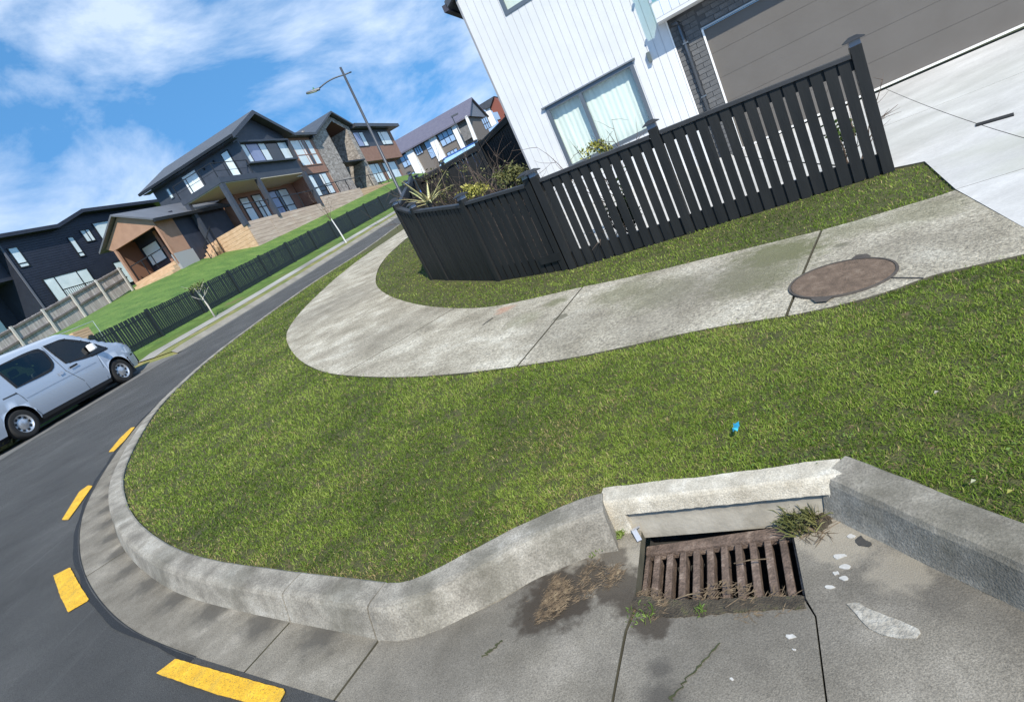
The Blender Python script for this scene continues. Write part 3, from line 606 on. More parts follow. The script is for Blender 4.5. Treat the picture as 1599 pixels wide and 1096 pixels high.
# patched board and a house number plate remnant low on the corner fence
_t = (B_-A_)/np.linalg.norm(B_-A_); _n = np.array([-_t[1], _t[0]]); _n = _n if _n@(-A_) > 0 else -_n
pa, pb = A_+_t*.10+_n*.046, A_+_t*.46+_n*.046; c0 = np.array(cf.location)
MB().bar((pa[0]-c0[0], pa[1]-c0[1], G1(pa)+.19-c0[2]), (pb[0]-c0[0], pb[1]-c0[1], G1(pb)+.17-c0[2]), .018, .10).build('patch_board', BLACK, cf)
# ================================================================== WHITE HOUSE
hz = -1.23+EYE
house = empty('white_house', (HO[0], HO[1], hz), math.radians(155), 'white vertical board house with grey window and dark garage', 'house')
zl = lambda z: z+1.23
X0, X1 = .5, 3.77; topz = lambda x: zl(3.53)+(3.77-x)*.55
holes = [(1.23, 3.03, zl(-.22), zl(1.03)), (1.45, 3.03, zl(2.8), zl(4.1))]
nb = 23; bw = (X1-X0)/nb
for k in range(nb):
    a, b = X0+k*bw, X0+(k+1)*bw; cuts_ = sorted({a, b}|{h for hh in holes for h in hh[:2] if a < h < b})
    for p, q in zip(cuts_, cuts_[1:]):
        iv = [(-.02, None)]
        for hx0, hx1, z0, z1 in holes:
            if (p+q)/2 > hx0 and (p+q)/2 < hx1: iv = [(iv[0][0], z0), (z1, None)] if len(iv) == 1 else [iv[0], (iv[1][0], z0), (z1, None)]
        pp, qq = p+(.0045 if p == a else 0), q-(.0045 if q == b else 0)
        for z0, z1 in iv:
            mb = MB()
            if z1 is None: mb.hexa([(pp, 0, z0), (qq, 0, z0), (qq, .02, z0), (pp, .02, z0), (pp, 0, topz(pp)), (qq, 0, topz(qq)), (qq, .02, topz(qq)), (pp, .02, topz(pp))])
            else: mb.box(pp, qq, 0, .02, z0, z1)
            mb.build('board', WHITEB, house)
bk = mat('wall_backing', (.50, .50, .505), None, rough=.8)
mb = MB()
for x0, x1, z0, z1 in ((X0, 1.23, -.3, 6.2), (3.03, X1-.005, -.3, 4.7), (1.23, 3.03, -.3, zl(-.22)), (1.23, 3.03, zl(1.03), zl(2.8))): mb.box(x0, x1, -.08, .011, z0, z1)
mb.build('wall', bk, house)
MB().box(X1-.005, X1+.03, -7, .025, -.3, topz(X1)).build('corner_stop', mat('corner_grey', (.24, .25, .27), None, rough=.6), house)
MB().box(X0-.03, X0-.001, -.3, .024, -.3, zl(1.36)).build('corner_stop', WHITE, house)
# roof over the left corner
mb = MB(); mb.extr([(3.98, .12, zl(3.44)), (-6, .12, zl(3.44)+5.49), (-6, .12, zl(3.56)+5.49), (3.98, .12, zl(3.56))], (0, 0, 0), (0, -8, 0)); mb.build('roof', ROOF, house)
MB().box(3.96, 4.06, -7.4, .12, zl(3.40), zl(3.52)).build('gutter', mat('eave_plum', (.05, .045, .06), None, rough=.5), house)
def window(parent, x0, x1, z0, z1, mull, y=.0, fw=.07, fm=GREYF, gm=HGLASS, name='window', depth=.06, inner=None):
    w_ = MB(); w_.box(x0, x1, y-.03, y+depth*.55, z0, z0+fw); w_.box(x0, x1, y-.03, y+depth*.55, z1-fw, z1)
    for m_ in [x0]+list(mull)+[x1-fw]: w_.box(m_, m_+fw, y-.028, y+depth*.5, z0+fw, z1-fw)
    fo = w_.build(name, fm, parent)
    xs = [x0]+list(mull)+[x1-fw]
    for a, b in zip(xs, xs[1:]): MB().quad((a+fw, y-.012, z0+fw), (b, y-.012, z0+fw), (b, y-.012, z1-fw), (a+fw, y-.012, z1-fw)).build('pane', gm, fo)
    return fo
wlow = window(house, 1.23, 3.03, zl(-.22), zl(1.03), [2.27], .004)
MB().box(1.17, 3.09, .0, .085, zl(1.03)+.003, zl(1.03)+.028).build('head_flashing', mat('flash_grey', (.16, .18, .2), None, rough=.4), wlow)
wup = window(house, 1.45, 3.03, zl(2.8), zl(4.1), [2.3], .004)
for (a, b) in ((1.28, 2.28), (2.32, 2.98)):
    mb = MB(); nx = 70; zs = [zl(-.2), zl(.1), zl(.36), zl(.60), zl(.98)]
    for i in range(nx+1):
        x = a+(b-a)*i/nx; y = -.13+.004*math.sin(x*62)+.004*math.sin(x*23+1); mb.v += [(x, y+.005*math.sin(z*9+x*31), z) for z in zs]
    for i in range(nx):
        for k in range(4): mb.f.append((i*5+k, (i+1)*5+k, (i+1)*5+k+1, i*5+k+1))
    mb.build('curtain', CURT, wlow, smooth=True)
MB().box(1.3, 2.98, -.5, -.45, zl(-.25), zl(1.05)).build('room_back', mat('room', (.3, .33, .33), None), wlow)
MB().quad((1.5, -.2, zl(2.8)), (3.0, -.2, zl(2.8)), (3.0, -.2, zl(4.1)), (1.5, -.2, zl(4.1))).build('curtain', CURT, wup)
MB().box(.90, .965, .02, .10, zl(.86), zl(1.03)).build('wall_light', mat('light_grey_green', (.10, .12, .115), None, rough=.4), house, bevel=.005)
# brick pier, lintel wall, garage door
mb = MB(); mb.box(.0, .47, -.35, -.03, -.3, zl(1.5)); mb.box(-6, .0, -.35, -.03, zl(.965), zl(1.5)); mb.build('pier_wall', MORTAR, house)
bh, bl_ = .086, .24; brick_me = {}
def brick(x0, x1, z0):
    key = round(x1-x0, 3)
    if key not in brick_me: brick_me[key] = MB().box(0, x1-x0, 0, .012, 0, bh-.008).mesh('brick'); brick_me[key].materials.append(BRICK)
    o = bpy.data.objects.new('brick', brick_me[key]); COL.objects.link(o); o.parent = house; o.location = (x0, -.031+RNG.uniform(0, .002), z0)
for r_ in range(32):
    z0 = -.05+r_*bh; x = .025-(.12 if r_ % 2 else 0)
    if z0+bh > zl(1.38): break
    while x < .46:
        a, b = max(x, .012), min(x+bl_-.01, .462)
        if b-a > .03: brick(a, b, z0)
        x += bl_
for r_ in range(5):
    z0 = zl(.985)+r_*bh; x = -.02-(.12 if r_ % 2 else 0)
    while x > -2.2: brick(x-bl_+.01, x, z0); x -= bl_
gd = empty('garage_door', (0, 0, 0)); gd.parent = house
for k in range(5):
    z0 = .01+k*.43; MB().box(-4.9, -.035, -.16, -.10, z0, z0+.4265).build('panel', GDOOR, gd)
MB().box(-4.9, -.036, -.30, -.18, 0, 2.16).build('door_back', MORTAR, gd)
mb = MB(); mb.box(-.034, -.001, -.17, -.02, -.02, zl(.935)); mb.build('door_trim', WHITE, gd)
MB().box(-4.95, -.001, -.17, -.02, zl(.935)+.001, zl(.963)).build('door_trim', mat('trim_grey', (.35, .37, .38), None, rough=.35, metal=.3), gd)
MB().box(-4.95, -.036, -.095, .02, -.008, .016).build('door_sill', WHITE, gd)
MB().box(-7, -4.95, -.3, -.02, -.1, 4).build('wall', bk, house)
dpz = [(.30, .03, -.05), (.30, .03, zl(1.17)), (.305, .03, zl(1.21)), (.33, .03, zl(1.235)), (.42, .03, zl(1.24))]
dpo = MB().tube(dpz, .036, 12).build('downpipe', mat('pipe_grey', (.09, .10, .115), None, rough=.3, metal=.5), house, smooth=True)
for z_ in (zl(.85), zl(-.1)): MB().box(.25, .35, -.012, .072, z_, z_+.025).build('bracket', GREYF, dpo)
# upper deck over the garage
MB().box(-6, .62, -.02, .42, zl(1.34), zl(1.40)).build('deck_soffit', mat('soffit_white', (.6, .61, .62), None), house)
for k in range(46):
    a = .62-.002-k*.14; MB().box(a-.134, a, .40, .425, zl(1.401), zl(1.64)).build('fascia_board', WHITEB, house)
MB().box(-6, .60, .405, .417, zl(1.66), zl(2.6)).build('balustrade', BGLASS, house)
for z_ in (1.68, 2.3): MB().tube([(.61, .41, zl(z_)), (.61, .47, zl(z_))], .025, 10).build('glass_clamp', SILV, house)

# ================================================================== HOUSES ACROSS THE ROAD
P0 = np.array([-9.37, 37.35])
mh_ = empty('gabled_house', (P0[0], P0[1], 3.0+EYE), math.radians(70), 'charcoal and brown two storey house with gables, balcony and stone entry', 'house')
q = lambda z: z-3.0          # eye-relative height -> local height
def part(name, mt, *boxes, parent=mh_, bevel=0):
    mb = MB()
    for b in boxes: mb.box(*b)
    return mb.build(name, mt, parent, bevel=bevel)
def pwin(parent, x0, x1, z0, z1, y, xs, mats, transom=None, fm=RAIL, fw=.06):
    """window on a wall facing -y: frame, panes"""
    mb = MB(); mb.box(x0, x1, y-.05, y-.005, z0, z0+fw); mb.box(x0, x1, y-.05, y-.005, z1-fw, z1)
    xx = [x0]+list(xs)+[x1-fw]
    for a in xx: mb.box(a, a+fw, y-.048, y-.005, z0+fw, z1-fw)
    if transom: mb.box(x0+fw, x1-fw, y-.046, y-.006, transom, transom+fw)
    f = mb.build('window', fm, parent)
    for (a, b), mm in zip(zip(xx, xx[1:]), mats): 
        if mm: MB().quad((a+fw, y-.03, z0+fw), (b, y-.03, z0+fw), (b, y-.03, z1-fw), (a+fw, y-.03, z1-fw)).build('pane', mm, f)
    return f
def swin(parent, y0, y1, z0, z1, x, ys, mats, fm=RAIL, fw=.06, transom=None):
    """window on a wall facing -x"""
    mb = MB(); mb.box(x-.05, x-.005, y0, y1, z0, z0+fw); mb.box(x-.05, x-.005, y0, y1, z1-fw, z1); yy = [y0]+list(ys)+[y1-fw]
    for a in yy: mb.box(x-.048, x-.005, a, a+fw, z0+fw, z1-fw)
    if transom: mb.box(x-.046, x-.006, y0+fw, y1-fw, transom, transom+fw)
    f = mb.build('window', fm, parent)
    for (a, b), mm in zip(zip(yy, yy[1:]), mats):
        if mm: MB().quad((x-.03, b, z0+fw), (x-.03, a+fw, z0+fw), (x-.03, a+fw, z1-fw), (x-.03, b, z1-fw)).build('pane', mm, f)
    return f
# gable wing: upper box
mb = MB(); mb.extr([(-.1, .1, q(7.1)), (5.4, .1, q(7.1)), (5.4, .1, q(9.75)), (2.65, .1, q(10.95)), (-.1, .1, q(9.75))], (0, 0, 0), (0, 7.2, 0)); mb.build('upper_wall', CHAR, mh_)
fr = part('window_box', CHAR, (-.1, 5.3, -.18, .1, q(7.98), q(8.08)), (-.1, 5.3, -.18, .1, q(9.33), q(9.43)), (-.1, .0, -.18, .1, q(8.081), q(9.329)), (5.2, 5.3, -.18, .1, q(8.081), q(9.329)))
pwin(mh_, .0, 5.2, q(8.08), q(9.33), .098, [.75, 2.0, 2.75, 4.1], [PANE, PANEB, PANE, PANED, PANE])
for sx, (xa, za, xb, zb_) in ((0, (-.65, 9.62, 2.65, 11.12)), (1, (5.95, 9.62, 2.65, 11.12))):
    mb = MB(); mb.extr([(xa, -.45, q(za)), (xb, -.45, q(zb_)), (xb, -.45, q(zb_)+.12), (xa, -.45, q(za)+.12)], (0, 0, 0), (0, 8.3, 0)); mb.build('roof', ROOF, mh_)
    mb = MB(); mb.extr([(xa, -.48, q(za)-.14), (xb, -.48, q(zb_)-.14), (xb, -.48, q(zb_)+.10), (xa, -.48, q(za)+.10)], (0, 0, 0), (0, .06, 0)); mb.build('barge_board', CHAR, mh_)
MB().box(-.78, -.64, -.45, 7.8, q(9.55), q(9.70)).build('gutter', RAIL, mh_)
part('side_soffit', CHAR, (-.62, -.1, -.4, 7.6, q(9.5), q(9.54)))
# left wall windows
swin(mh_, .72, 1.35, q(7.55), q(9.3), -.102, [], [PANE]); swin(mh_, 3.58, 4.7, q(8.22), q(9.32), -.102, [4.1], [PANE, PANE], fm=WHITE, transom=q(9.05)); swin(mh_, 6.0, 6.3, q(8.6), q(9.28), -.102, [], [PANE], fm=GREYF)
for y_ in (2.0, 2.9): part('wall_light', RAIL, (-.2, -.101, y_, y_+.08, q(9.0), q(9.2)))
# balcony on the left
part('balcony_floor', CHAR, (-3.35, -.101, -.1, 3.0, q(7.1), q(7.42)))
part('balcony_soffit', SOFFIT, (-3.3, -.12, -.05, 2.95, q(7.05), q(7.098)))
part('wing_soffit', SOFFIT, (-.1, 5.4, .1, 2.35, q(7.05), q(7.098))); part('bay_soffit', SOFFIT, (5.41, 6.95, 1.0, 2.35, q(7.12), q(7.19)))
bal = part('balcony_rail', RAIL, (-3.33, -3.29, -.08, 2.98, q(8.23), q(8.27)), (-3.28, -.12, -.08, -.04, q(8.23), q(8.27)), *[(-3.33, -3.29, y_, y_+.04, q(7.42), q(8.23)) for y_ in (-.08, .9, 1.9, 2.94)], *[(x_, x_+.04, -.08, -.04, q(7.42), q(8.23)) for x_ in (-2.3, -1.2, -.16)])
part('balcony_rail', RAIL, (-3.32, -3.30, -.03, 2.93, q(7.78), q(7.80)), (-3.28, -.12, -.07, -.05, q(7.78), q(7.80)))
for x_, y_ in ((-3.25, 0), (-.02, 0), (5.25, 0), (-3.25, 2.75)): part('column', CHAR, (x_-.13, x_+.13, y_-.13, y_+.13, q(4.55), q(7.05)))
# lower wing, set back
part('lower_wall', BROWN, (.25, 9.9, 2.3, 7, q(4.4), q(7.3)), (.25, 9.9, 2.3, 7, q(3.6), q(4.39)))
part('lower_side_wall', BROWN, (.24, .249, 2.31, 7, q(4.4), q(7.04)))
pwin(mh_, .45, 1.35, q(4.75), q(6.75), 2.3, [], [PANE], transom=q(6.0)); pwin(mh_, 1.75, 2.75, q(4.75), q(6.8), 2.3, [], [PANE], transom=q(5.9)); pwin(mh_, 3.1, 5.9, q(4.75), q(6.85), 2.3, [4.4, 4.8], [PANEB, PANED, PANE], transom=q(5.6))
pwin(mh_, 6.9, 7.5, q(5.0), q(7.0), 2.3, [], [PANE], transom=q(5.7))
swin(mh_, 3.6, 5.9, q(4.75), q(6.7), .24, [4.6], [PANE, PANE], transom=q(5.9))
# brown bay, v = 1
part('bay_wall', BROWN, (5.6, 10.6, 1.0, 2.29, q(7.2), q(9.95)), (6.9, 10.6, 1.05, 2.29, q(5.2), q(7.19)))
pwin(mh_, 7.3, 10.1, q(7.8), q(9.8), 1.0, [8.5, 8.8, 9.3], [PANE, WHITE, PANED, PANE], transom=q(8.6), fm=BROWN); pwin(mh_, 7.3, 9.95, q(5.45), q(7.15), 1.05, [7.9, 8.8, 9.15], [PANE, PANED, WHITE, PANE], transom=q(6.1))
part('bay_roof', ROOF, (5.5, 10.8, .5, 3, q(9.96), q(10.15)), (5.6, 10.8, 3, 7, q(10.15), q(10.5)))
# stone entry tower
mb = MB(); pts = [(10.5, q(4.9)), (13.5, q(4.9)), (13.5, q(10.6)), (15.2, q(11.3)), (17.05, q(10.6)), (17.05, q(4.9)), (17.8, q(4.9)), (17.8, q(10.75)), (15.2, q(11.75)), (10.5, q(10.0))]
mb.extr([(x, 1.0, z) for x, z in pts], (0, 0, 0), (0, .5, 0)); mb.build('stone_front', STONE, mh_)
part('recess_wall', STONE, (13.5, 17.05, 2.9, 3.1, q(4.9), q(11.4))); part('recess_side', STONE, (17.051, 17.5, 1.51, 3.1, q(4.9), q(10.7)), (13.1, 13.499, 1.51, 3.1, q(4.9), q(10.7)))
mb = MB(); mb.poly([(13.5, 1.01, q(10.59)), (15.2, 1.01, q(11.29)), (15.2, 2.89, q(11.29)), (13.5, 2.89, q(10.59))]); mb.poly([(15.2, 1.01, q(11.29)), (17.05, 1.01, q(10.59)), (17.05, 2.89, q(10.59)), (15.2, 2.89, q(11.29))]); mb.build('porch_ceiling', mat('dark_cedar', (.10, .045, .035), None), mh_)
pwin(mh_, 14.1, 15.0, q(8.0), q(10.3), 2.9, [], [PANED]); part('canopy', RAIL, (13.4, 17.2, .75, 2.0, q(7.62), q(7.74)))
dr = part('front_door', RAIL, (14.2, 15.3, 2.84, 2.895, q(5.0), q(7.2))); MB().box(15.0, 15.06, 2.76, 2.80, q(5.8), q(6.6)).build('handle', WHITE, dr)
for (xa, za, xb, zb_) in ((10.2, 9.75, 15.2, 11.85), (18.3, 10.62, 15.2, 11.85)):
    mb = MB(); mb.extr([(xa, .6, q(za)), (xb, .6, q(zb_)), (xb, .6, q(zb_)+.15), (xa, .6, q(za)+.15)], (0, 0, 0), (0, 6.5, 0)); mb.build('roof', ROOF, mh_)
# right bay
part('right_wall', BROWN, (17.81, 26.6, 1.05, 7, q(7.55), q(8.9)), (25.9, 26.6, 1.05, 7, q(8.9), q(10.5)), (17.81, 25.8, 1.6, 7, q(4.9), q(7.54)))
part('right_dark_band', CHAR, (17.81, 25.899, 1.05, 7, q(8.901), q(10.5)))
pwin(mh_, 17.9, 20.0, q(8.92), q(10.3), 1.05, [19.1], [PANEB, PANE]); pwin(mh_, 23.2, 25.7, q(8.92), q(10.3), 1.05, [23.9], [PANE, PANE])
pwin(mh_, 17.95, 21.2, q(5.6), q(7.45), 1.6, [18.6, 20.3], [PANE, PANE, PANE]); pwin(mh_, 22.0, 25.2, q(5.6), q(7.4), 1.6, [23.4], [PANE, PANE])
part('right_roof', ROOF, (17.9, 28.1, .4, 7.4, q(10.55), q(10.85)))
# terrace and timber retaining wall
part('terrace', mat('deck_boards', (.22, .16, .12), (.30, .23, .18), 4), (-3.15, 12, .0, 3.5, q(2.6), q(4.70)), (10.4, 20, .1, 2.8, q(3.5), q(5.0)))
xs_ = [-3.25, -1, 1.2, 3.4, 5.6, 7.8, 10.0, 11.9]
for k in range(9):
    z0 = 2.75+k*.22
    for a, b in zip(xs_, xs_[1:]):
        off_ = .62*max(0, (a-5.5)/6.4) if k > 7 else 0
        MB().box(a+.01, b-.01, -.06+RNG.uniform(-.006, .006), -.005, q(z0), q(z0+.21)).build('wall_plank', TIMBG, mh_)
    MB().box(-3.32, -3.26, -.06, 2.3, q(z0), q(z0+.21)).build('wall_plank', TIMB, mh_)
for k in (9, 10):
    for a, b in zip(xs_[4:], xs_[5:]): MB().box(a+.01, b-.01, -.06, -.005, q(2.75+k*.22), q(2.75+k*.22+.21)).build('wall_plank', TIMBG, mh_)
for k in range(3): MB().box(11.91, 20, -.05, -.004, q(4.4+k*.22), q(4.4+k*.22+.21)).build('wall_plank', TIMB, mh_)
rl = [(-3.1, -.03, 4.72), (1.0, -.03, 4.72), (5.2, -.03, 4.72), (7.3, .1, 5.0), (10.5, .1, 5.05), (13, .1, 5.05), (19.8, .1, 5.1)]
mb = MB()
for a, b in zip(rl, rl[1:]):
    A0 = Vector((a[0], a[1], q(a[2]+1.0))); B0 = Vector((b[0], b[1], q(b[2]+1.0))); mb.bar(A0, B0, .05, .05); n_ = max(1, int((B0-A0).length/1.5))
    for i in range(n_+1): m_ = A0.lerp(B0, i/n_); mb.bar(m_-Vector((0, 0, 1.15)), m_, .05, .05, (1, 0, 0))
mb.build('terrace_rail', RAIL, mh_)
# gabled side wing with porch: gable faces down the road
WU, V0, V1 = -6.03, 2.95, 6.85
mb = MB(); mb.extr([(WU, V0, q(6.34)), (WU, V1-.4, q(6.34)), (WU, V1, q(6.62)), (WU, 4.9, q(7.68)), (WU, V0, q(6.70))], (0, 0, 0), (.15, 0, 0)); mb.build('porch_gable', ORANGE, mh_)
part('porch_side_wall', ORANGE, (WU+.151, -4.7, V0, V0+.15, q(4.7), q(6.6))); part('wing_front_wall', NAVY, (-4.699, -.4, V0+.02, V0+.2, q(3.7), q(6.6)))
part('porch_base', mat('plinth_concrete', (.30, .31, .32), None, rough=.9), (WU, -4.6, V0-.02, V0+.2, q(3.4), q(4.69)))
part('porch_post', ORANGE, (WU, WU+.14, V1-.55, V1-.4, q(4.0), q(6.33))); part('porch_post', ORANGE, (WU, WU+.12, V0, V0+.12, q(4.1), q(6.33)))
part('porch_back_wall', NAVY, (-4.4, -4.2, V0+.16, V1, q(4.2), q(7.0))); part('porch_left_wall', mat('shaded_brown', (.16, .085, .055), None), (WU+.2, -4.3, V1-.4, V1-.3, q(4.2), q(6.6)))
swin(mh_, 5.0, 6.3, q(4.9), q(6.1), -4.4, [], [PANE]); swin(mh_, 3.2, 4.4, q(4.4), q(6.2), -4.4, [3.75], [PANEB, PANEB])
part('porch_mid_post', BROWN, (-4.62, -4.45, 4.55, 4.75, q(4.3), q(6.5)))
for k in range(4): part('step', TIMB, (WU-.1-.25*(3-k), -4.4, 3.1, 6.3, q(3.5+.21*k), q(3.70+.21*k)))
part('porch_rail', RAIL, *[(WU+.05, WU+.09, y_, y_+.04, q(4.3), q(5.2)) for y_ in (3.2, 4.4, 5.2, 6.1)], (WU+.05, WU+.09, 3.2, 6.14, q(5.2), q(5.25)))
for (ya, za, yb, zb_) in ((V0-.35, 6.55, 4.9, 7.78), (7.1, 6.5, 4.9, 7.78)):
    mb = MB(); mb.extr([(WU-.3, ya, q(za)), (WU-.3, yb, q(zb_)), (WU-.3, yb, q(zb_)+.1), (WU-.3, ya, q(za)+.1)], (0, 0, 0), (5.9, 0, 0)); mb.build('wing_roof', mat('roof_grey', (.10, .105, .12), (.13, .135, .15), 2, .5), mh_)
part('wing_gutter', RAIL, (WU-.3, -.2, V0-.47, V0-.34, q(6.44), q(6.60)))
# steps rail between porch and terrace
mb = MB(); mb.bar((-4.8, 2.12, q(4.35)), (-3.4, 2.12, q(5.45)), .04, .05)
for x_ in (-4.7, -4.1, -3.5): mb.box(x_-.02, x_+.02, 2.1, 2.14, q(3.5), q(4.43+(x_+4.7)*.786))
mb.build('stair_rail', RAIL, mh_)
mb = MB()
for k in range(6): mb.box(-4.75+.24*k, -3.33, 2.15, 2.9, q(3.3), q(3.6+.2*k))
mb.build('stairs', TIMB, mh_)

# dark house on the left
dh = empty('dark_house', (P0[0], P0[1], 3.0+EYE), math.radians(70), 'dark navy weatherboard house with tall narrow windows at far left', 'house'); VD = 12.0
WB = mat('navy_boards', (.017, .021, .035), (.024, .029, .046), 2, .45)
def dpart(*a, **k): return part(*a, parent=dh, **k)
for k in range(36): dpart('weatherboard', WB, (-7.25, 4.6, VD-.03+.001*(k % 2), VD, q(4.4+.15*k), q(4.4+.15*k+.138)))
dpart('wall', NAVY, (-7.3, 4.6, VD, VD+6, q(4), q(9.75)), (-12.5, -7.31, VD+.5, VD+6, q(7.5), q(9.5)), (-12.5, -7.31, VD+2.2, VD+6, q(4), q(7.49)))
mb = MB(); mb.extr([(-13, VD-.5, q(9.62)), (-3.72, VD-.5, q(9.62)), (-1.61, VD-.5, q(10.3)), (6, VD-.5, q(10.15)), (6, VD-.5, q(10.36)), (-1.61, VD-.5, q(10.52)), (-3.72, VD-.5, q(9.84)), (-13, VD-.5, q(9.84))], (0, 0, 0), (0, 7, 0)); mb.build('roof', NAVY, dh)
mb = MB(); mb.extr([(-3.72, VD, q(9.7)), (4.6, VD, q(9.7)), (4.6, VD, q(10.15)), (-1.61, VD, q(10.3))], (0, 0, 0), (0, .2, 0)); mb.build('gable_wall', NAVY, dh)
pwin(dh, -6.97, -6.38, q(7.87), q(9.12), VD-.03, [], [PANE], transom=q(8.1)); pwin(dh, -3.35, -2.92, q(7.7), q(9.07), VD-.03, [], [PANE], transom=q(7.95)); pwin(dh, -2.3, -1.6, q(8.5), q(9.35), VD-.03, [-1.95], [PANE, PANE]); pwin(dh, -1.2, 1.2, q(8.2), q(9.65), VD-.03, [], [PANE])
pwin(dh, -6.32, -3.4, q(4.8), q(7.0), VD-.03, [-5.65, -4.2], [PANE, PANE, PANE]); pwin(dh, -1.6, -.3, q(5.3), q(6.9), VD-.03, [], [PANE])
pwin(dh, -10.0, -8.1, q(4.8), q(6.7), VD+2.2, [-9.3, -8.7], [PANE, PANE, PANE], transom=q(6.1)); dpart('upper_panel', mat('grey_panel', (.10, .105, .115), None), (-12.4, -7.9, VD+.44, VD+.49, q(8.0), q(9.3)))
dpart('downpipe', mat('dp_grey', (.10, .11, .14), None), (-7.29, -7.2, VD-.12, VD-.04, q(4.2), q(9.5)))
mb = MB(); mb.bar((-6.3, VD-.9, q(5.95)), (-4.0, VD-.9, q(5.95)), .05, .05); mb.bar((-6.3, VD-.9, q(5.0)), (-4.0, VD-.9, q(5.0)), .04, .04)
for k in range(18): mb.box(-6.3+k*.135, -6.28+k*.135, VD-.91, VD-.89, q(5.0), q(5.95))
mb.build('balustrade', RAIL, dh)

# white row house up the road, facing down it
rh = empty('white_row_house', (P0[0]+.342*50, P0[1]+.94*50, 4.0+EYE), math.radians(70), 'white pillared row house with mauve gable roof up the road', 'house')
def rloc(px, U_=50.0):
    uu = np.array([.342, .9397]); R = ray(*px); s_ = (P0@uu+U_)/(R[:2]@uu); X = R*s_; return float((X[:2]-P0)@np.array([-.9397, .342])), float(X[2])-4.0
def rquad(name, mt, pts, parent=rh, x=0.0, dep=.3):
    P = [rloc(p) for p in pts]; mb = MB(); mb.extr([(x, y, z) for y, z in P], (0, 0, 0), (dep, 0, 0)); return mb.build(name, mt, parent)
TAUPE = mat('taupe_wall', (.16, .14, .125), None)
eL, eR = rloc((612, 249)), rloc((729, 181)); rL, rR = rloc((632, 209)), rloc((735, 154))
mb = MB(); mb.box(.3, 9, eR[0], eL[0], -6, eR[1]); mb.build('wall', TAUPE, rh)
zE, zR = eR[1], rloc((735, 154), 55.0)[1]-.9; yR = eR[0]-.6
mb = MB(); mb.extr([(-.6, yR, zE-.1), (5, yR, zR+1.0), (10.5, yR, zE-.1), (10.5, yR, zE-.3), (5, yR, zR+.8), (-.6, yR, zE-.3)], (0, 0, 0), (0, eL[0]-yR+1, 0)); mb.build('roof', ROOFP, rh)
mb = MB(); mb.poly([(-.2, yR+.3, zE-.2), (10, yR+.3, zE-.2), (5, yR+.3, zR+.75)]); mb.build('gable', mat('gable_grey', (.16, .18, .22), None), rh)
for pts in ([(633,237),(643,231.5),(664,270),(652,276)], [(669,216.5),(679,211),(697,247),(686,253)], [(704,197.5),(712.5,192.5),(730,232),(722,236)]): rquad('pillar', WHITE, pts, x=-.15, dep=.5)
def rwin(tl, tr, br, bl_2, nx, nz):
    P = [np.array(rloc(p)) for p in (tl, tr, br, bl_2)]; y0 = (P[1][0]+P[2][0])/2; y1 = (P[0][0]+P[3][0])/2; z1 = (P[0][1]+P[1][1])/2; z0 = (P[2][1]+P[3][1])/2
    mb = MB(); fw = .08
    for k in range(nx+1): yy = y0+(y1-y0)*k/nx; mb.box(.2, .29, yy-fw/2, yy+fw/2, z0, z1)
    for k in range(nz+1): z_ = z0+(z1-z0)*k/nz; mb.box(.205, .285, y0, y1, z_-fw/2, z_+fw/2)
    f = mb.build('window', mat('frame_dark', (.05, .05, .055), None), rh)
    for a in range(nx):
        for b in range(nz):
            ya, yb = y0+(y1-y0)*a/nx+fw/2, y0+(y1-y0)*(a+1)/nx-fw/2; za, zb2 = z0+(z1-z0)*b/nz+fw/2, z0+(z1-z0)*(b+1)/nz-fw/2
            MB().quad((.25, yb, za), (.25, ya, za), (.25, ya, zb2), (.25, yb, zb2)).build('pane', PANEL_, f)
PANEL_ = mat('sky_reflect_pane', (.30, .42, .60), None, rough=.05, spec=1.0)  # reflected sky painted in as a flat pane colour
rwin((681,211), (703,199), (711,218), (691,230), 3, 2); rwin((661,221), (672,215), (682,243), (672,249), 1, 2); rwin((644,231), (655,226), (660,238), (651,244), 3, 1); rwin((622,246), (635,239), (643,256), (631,263), 2, 2); rwin((696,240), (712,231), (718,244), (703,252), 3, 1); rwin((634,275), (645,268), (649,275), (638,283), 3, 1)
# balcony end
rquad('balcony_wall', mat('charcoal_stone', (.13, .125, .12), (.2, .19, .185), 3), [(719,202),(733,194),(741,213),(727,221)], x=-.5, dep=.2); rquad('corner_post', WHITE, [(727.5,182.5),(731,180.5),(749,224),(744,227)], x=-.6, dep=.3)
rwin((750,184), (761,183), (766,200), (757,203), 3, 2)
r2 = empty('red_gable_house', (P0[0]+.342*62, P0[1]+.94*62, 4.0+EYE), math.radians(70), 'house with red gable peeking past the white house', 'house')
def rloc2(px): return rloc(px, 62.0)
def rq2(name, mt, pts, x=0.0, dep=.3):
    P = [rloc2(p) for p in pts]; mb = MB(); mb.extr([(x, y, z) for y, z in P], (0, 0, 0), (dep, 0, 0)); return mb.build(name, mt, r2)
rq2('red_gable', mat('red_panel', (.22, .07, .05), None), [(765,167),(771.5,152),(795,175),(795,235),(783,200)], dep=6)
rq2('white_side', WHITE, [(757,175),(764,168),(776,193),(766,200)], x=-.1); rq2('roof', ROOF, [(748,165),(772,150.5),(766,168),(756,172)], x=-.4, dep=7); rq2('window', PANEL_, [(770,176),(777,175),(782,186),(775,188)], x=-.15, dep=.1)

